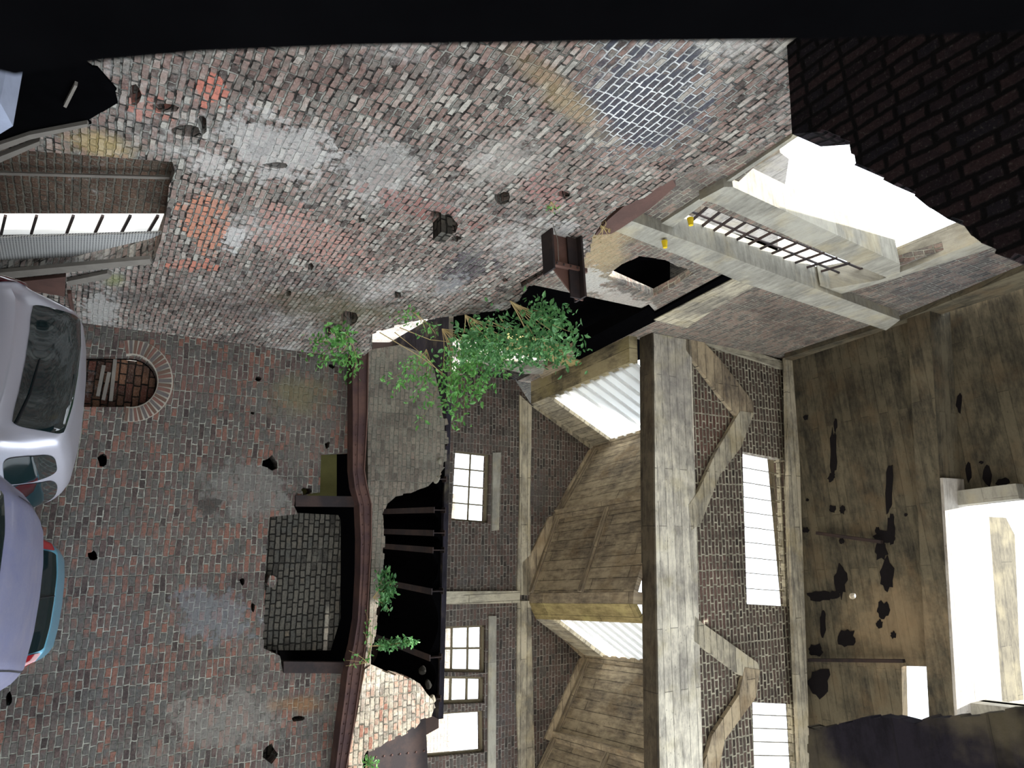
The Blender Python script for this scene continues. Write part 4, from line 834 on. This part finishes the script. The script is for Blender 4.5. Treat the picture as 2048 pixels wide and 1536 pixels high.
plant('dry grass nest on the left wall top beside the stub girder', 'dry_nest', LP, (1205, 450), [(1190, 460, .5), (1215, 462, .5), (1200, 440, .5), (1222, 452, .4), (1196, 470, .3), (1210, 430, .3)], .05, 4, 'stem', .05, 22, spread=.03)
# straw twigs
o = None
tw_m = MB()
for (a, b, c) in [((790, 640), (850, 690), (890, 735)), ((800, 630), (860, 655), (900, 660)), ((975, 615), (1010, 632), (1055, 638)), ((760, 640), (840, 690), (885, 725)), ((1000, 612), (1030, 640), (1050, 636))]:
    pa, pb, pc = [LP.hit(*v) + Vector((.2, 0, 0)) for v in (a, b, c)]; tw_m.tube([pa, pb, pc], .008, .004, 5)
o = tw_m.build('dead_twigs', M['stem']); tag(o, 'bare straw coloured twigs crossing between the green bushes', 'twigs')
o['kind'] = 'stuff'
# loose wire at the stub girder
a = PG.hit(1082, 445); b = PG.hit(1094, 495); c = PG.hit(1098, 535)
o = MB().tube([a - Vector((0, .2, 0)), b - Vector((0, .22, 0)), c - Vector((0, .2, 0))], .004, .004, 4).build('hanging_wire', M['timber']); tag(o, 'thin pale wire hanging against the stub girder', 'wire')

# ------------------------------------------------------------------ cars
def paint(name, c, rough=.3, dust=.25, metal=.4):
    nt = NT(name); tc = nt.n('TexCoord').outputs['Object']; n = nt.noise(tc, 5, 6, .7).outputs[0]; n2 = nt.noise(tc, 60, 3, .7).outputs[0]
    col = nt.mix(nt.math('MULTIPLY', n, dust), c, sr(170, 164, 160)); r = nt.math('ADD', rough, nt.math('MULTIPLY', n2, .25))
    return nt.finish(col, r, metal=metal, spec=.5, Coat_Weight=.5, Coat_Roughness=.15)
def glass(name, c=(.006, .014, .016)):
    nt = NT(name); return nt.finish(c, .05, spec=.8, Coat_Weight=1.0, Coat_Roughness=.02)
M['glass'] = glass('dark_car_glass'); M['rubber'] = plain('black_rubber', sr(22, 22, 24), .7)
def lamp(name): nt = NT(name); return nt.finish(sr(130, 12, 22), .15, spec=.8, Coat_Weight=1.0)
M['lamp'] = lamp('red_lamp_lens'); M['lampd'] = NT('maroon_lamp_lens').finish(sr(66, 12, 24), .12, spec=.8, Coat_Weight=1.0)
M['chrome'] = NT('chrome').finish((.8, .8, .8), .08, metal=1.0)
def cat(p0, p1, p2, p3, t): return .5 * ((2 * p1) + (p2 - p0) * t + (2 * p0 - 5 * p1 + 4 * p2 - p3) * t * t + (3 * p1 - p0 - 3 * p2 + p3) * t ** 3)
class Car:
    """stations: (x from the tail, half width, belt height, roof edge half width, roof height)"""
    def __init__(s, st): s.st = st
    def station(s, x):
        st = s.st; i = 0
        while i < len(st) - 2 and st[i + 1][0] <= x: i += 1
        t = (x - st[i][0]) / (st[i + 1][0] - st[i][0]); g = lambda k: st[max(0, min(len(st) - 1, k))]
        # local slope limited interpolation
        return [cat(g(i - 1)[c], g(i)[c], g(i + 1)[c], g(i + 2)[c], t) for c in range(1, 5)]
    def pt(s, x, v, off=0.0):
        """v from -1 (left sill) over 0 (roof centre) to 1 (right sill)"""
        def raw(x, v):
            w, zb, wr, zr = s.station(x); a = abs(v); sg = 1 if v >= 0 else -1
            prof = [(0.0, 0, zr + .025), (.12, wr * .45, zr + .018), (.25, wr * .85, zr - .01), (.33, wr * 1.0, zr - .06), (.37, wr * .5 + w * .5 - .0, (zr + zb) / 2), (.55, w * .965, zb + .03), (.62, w, zb - .08), (.8, w * 1.01, .55), (.92, w * .98, .32), (1.0, w * .9, .2)]
            i = 0
            while i < len(prof) - 2 and prof[i + 1][0] <= a: i += 1
            t = (a - prof[i][0]) / (prof[i + 1][0] - prof[i][0])
            q = prof[i]; r = prof[i + 1]; return Vector((x, sg * (q[1] + (r[1] - q[1]) * t), q[2] + (r[2] - q[2]) * t))
        p = raw(x, v)
        if off:
            e = .004; n = (raw(min(x + e, s.st[-1][0]), v) - raw(max(x - e, 0), v)).cross(raw(x, min(v + e, 1)) - raw(x, max(v - e, -1)))
            n = n.normalized(); c = Vector((max(.6, min(2.8, x)), 0, .7))
            if n.dot(p - c) < 0: n = -n
            p = p + n * off
        return p
    def shell(s, parent, mat):
        mb = MB(); L = s.st[-1][0]; xs = [L * (i / 90) for i in range(91)]; xs = sorted(set(xs + [.01, .02, .04, .06])); vs_ = [-1 + i / 36 for i in range(73)]
        g = [[s.pt(x, v) for v in vs_] for x in xs]
        for i in range(len(xs) - 1):
            for j in range(len(vs_) - 1): mb.face([g[i][j], g[i + 1][j], g[i + 1][j + 1], g[i][j + 1]])
        for row in (g[0], g[-1]):
            c = Vector((row[0].x, 0, .5))
            for j in range(len(vs_) - 1): mb.face([c, row[j], row[j + 1]])
        o = mb.build('body', mat, parent, True, True); return o
    def patch(s, name, mat, parent, x0, x1, v0, v1, off=.006, rnd=.25, skew=0.0, xtop=0.0, n=18):
        """superellipse-cornered patch of the skin between x0..x1, v0..v1"""
        mb = MB(); g = []
        for i in range(n + 1):
            row = []
            for j in range(n + 1):
                a = -1 + 2 * i / n; b = -1 + 2 * j / n
                # squircle map
                k = rnd; aa = a * (1 - k * .5 * b ** 4 * abs(a)); bb = b * (1 - k * .5 * a ** 4 * abs(b))
                v = v0 + (v1 - v0) * (bb + 1) / 2; x = x0 + (x1 - x0) * (aa + 1) / 2 + skew * (bb + 1) / 2 + xtop * (v * v)
                row.append(s.pt(max(0.0, min(s.st[-1][0], x)), max(-1, min(1, v)), off))
            g.append(row)
        for i in range(n):
            for j in range(n): mb.face([g[i][j], g[i + 1][j], g[i + 1][j + 1], g[i][j + 1]])
        return mb.build(name, mat, parent, True, True)
def wheels(parent, L, w):
    for x in (.75, L - .8):
        for sgn in (-1, 1):
            bm = bmesh.new(); bmesh.ops.create_cone(bm, cap_ends=True, segments=28, radius1=.31, radius2=.31, depth=.2); bmesh.ops.bevel(bm, geom=[e_ for e_ in bm.edges if e_.calc_face_angle(0) > 1], offset=.04, segments=3, affect='EDGES')
            me = bpy.data.meshes.new('wheel'); bm.to_mesh(me); bm.free(); o = link('wheel', me, M['rubber']); o.parent = parent; o.matrix_parent_inverse = Matrix(); o.matrix_local = Matrix.Translation((x, sgn * (w - .09), .31)) @ Matrix.Rotation(math.pi / 2, 4, 'X')
def place(root, px, py, dist, z, yaw):
    r = ray(px, py); h = Vector((r.x, r.y, 0)).normalized(); p = EYE + h * dist; root.location = (p.x, p.y, 0); root.rotation_euler = (0, 0, yaw)
def car(label, name, st, mat, glassspec, lamps, extra=None):
    root = empty(name); tag(root, label, 'car'); c = Car(st); c.shell(root, mat)
    for g_ in glassspec: c.patch(g_[0], M['glass'], root, *g_[1:5], **g_[5])
    for l_ in lamps: c.patch('tail_lamp', M[l_[0]], root, *l_[1:5], **l_[5])
    wheels(root, st[-1][0], max(s_[1] for s_ in st)); return root, c
# silver hatchback
stS = [(0, .70, .62, .62, .66), (.03, .79, .86, .70, .92), (.09, .82, .94, .68, 1.0), (.24, .835, .97, .68, 1.40), (.36, .84, .97, .69, 1.48), (1.1, .85, .96, .69, 1.53), (1.9, .85, .95, .67, 1.47), (2.6, .84, .93, .66, 1.02), (3.2, .82, .80, .66, .84), (3.45, .72, .62, .5, .64)]
sc_, cS = car('silver hatchback seen from behind, parked at the foot of the front wall', 'silver_car', stS, paint('silver_paint', sr(176, 176, 188), .28, .2, .6),
    [('rear_window', .115, .285, -.285, .285, dict(rnd=.2, off=.008)), ('side_window', .26, .98, .335, .5, dict(rnd=.2, off=.008)), ('side_window', 1.02, 1.9, .335, .5, dict(rnd=.2, off=.008)), ('side_window', .42, 1.1, -.54, -.34, dict(rnd=.3, off=.008)), ('side_window', 1.14, 2.0, -.54, -.34, dict(rnd=.2, off=.008)), ('windscreen', 2.0, 2.5, -.28, .28, dict(rnd=.2, off=.008))],
    [('lampd', .012, .13, .47, .7, dict(rnd=.5, off=.014)), ('lampd', .012, .13, -.7, -.47, dict(rnd=.5, off=.014))])
# blue car, only its dusty roof in view
stB = [(0, .74, .70, .62, .74), (.05, .8, .88, .66, .93), (.2, .82, .92, .6, 1.12), (.42, .83, .93, .57, 1.30), (.8, .83, .93, .57, 1.385), (1.5, .83, .93, .58, 1.42), (2.1, .83, .92, .58, 1.38), (2.8, .83, .9, .66, .96), (3.4, .82, .8, .66, .84), (3.65, .7, .6, .5, .62)]
bc_, cB = car('blue grey car with a dusty roof, nearest of the three cars', 'blue_car', stB, paint('blue_grey_paint', sr(92, 98, 140), .5, .45, .2),
    [('rear_window', .12, .36, -.27, .27, dict(rnd=.2, off=.008)), ('side_window', .5, 1.3, .37, .54, dict(rnd=.3, off=.008)), ('side_window', 1.36, 2.3, .37, .54, dict(rnd=.3, off=.008)), ('side_window', .5, 1.3, -.54, -.37, dict(rnd=.3, off=.008)), ('side_window', 1.36, 2.3, -.54, -.37, dict(rnd=.3, off=.008)), ('windscreen', 2.3, 2.9, -.28, .28, dict(rnd=.2, off=.008))],
    [('lamp', .012, .1, .5, .7, dict(rnd=.5, off=.012)), ('lamp', .012, .1, -.7, -.5, dict(rnd=.5, off=.012))])
for sg in (-1, 1): cB.patch('roof_gutter', M['rubber'], bc_, .5, 2.2, sg * .262, sg * .27, off=.006, rnd=0)
stT = [(0, .70, .62, .62, .66), (.03, .78, .86, .72, .92), (.07, .8, .94, .7, 1.0), (.18, .8, .97, .585, 1.44), (.30, .8, .97, .58, 1.5), (1.2, .8, .96, .59, 1.54), (1.9, .8, .95, .58, 1.5), (2.6, .79, .93, .62, 1.05), (3.1, .77, .8, .6, .84), (3.3, .68, .62, .5, .64)]
tc_, cT = car('small teal hatchback with tall red lamps beside its rear window, behind the blue car', 'teal_car', stT, paint('teal_paint', sr(84, 150, 176), .25, .1, .4),
    [('rear_window', .085, .205, -.25, .25, dict(rnd=.12, off=.008)), ('side_window', .4, 1.1, .37, .54, dict(rnd=.3, off=.008)), ('side_window', 1.16, 1.95, .37, .54, dict(rnd=.3, off=.008)), ('side_window', .4, 1.1, -.54, -.37, dict(rnd=.3, off=.008)), ('side_window', 1.16, 1.95, -.54, -.37, dict(rnd=.3, off=.008)), ('windscreen', 1.95, 2.5, -.28, .28, dict(rnd=.2, off=.008))],
    [('lamp', .07, .2, .262, .40, dict(rnd=.15, off=.012)), ('lamp', .07, .2, -.40, -.262, dict(rnd=.15, off=.012))])
for r_, c_, L_ in ((sc_, cS, 2.05), (bc_, cB, 2.1), (tc_, cT, 1.8)):
    for sg in (-1, 1):
        p_ = c_.pt(L_, sg * .55); bm = bmesh.new(); bmesh.ops.create_icosphere(bm, subdivisions=3, radius=.1)
        for v in bm.verts: v.co = Vector((v.co.x * .6, v.co.y * 1.1, v.co.z * .75))
        me = bpy.data.meshes.new('mirror'); bm.to_mesh(me); bm.free(); o = link('mirror', me, M['chrome'] if r_ is sc_ else M['rubber'], None, True); o.parent = r_; o.matrix_parent_inverse = Matrix(); o.location = p_ + Vector((0, sg * .12, .03))
# wipers and antenna stubs
def wiper(root, c, x0, v0, x1, v1):
    mb = MB(); mb.tube([c.pt(x0, v0, .03), c.pt((x0 + x1) / 2, (v0 + v1) / 2, .035), c.pt(x1, v1, .02)], .012, .006, 6); return mb.build('wiper', M['rubber'], None)
for r_, c_, a in ((sc_, cS, (.135, -.27, .15, .02)), (tc_, cT, (.08, .0, .2, .02))):
    o = wiper(r_, c_, *a); o.parent = r_; o.matrix_parent_inverse = Matrix()
place(sc_, 100, 716, 7.5, 0, math.pi / 2 - .2)
place(bc_, 60, 1140, 4.75, 0, math.pi / 2 - .08)
place(tc_, 110, 1200, 8.9, 0, math.pi / 2 - .02)
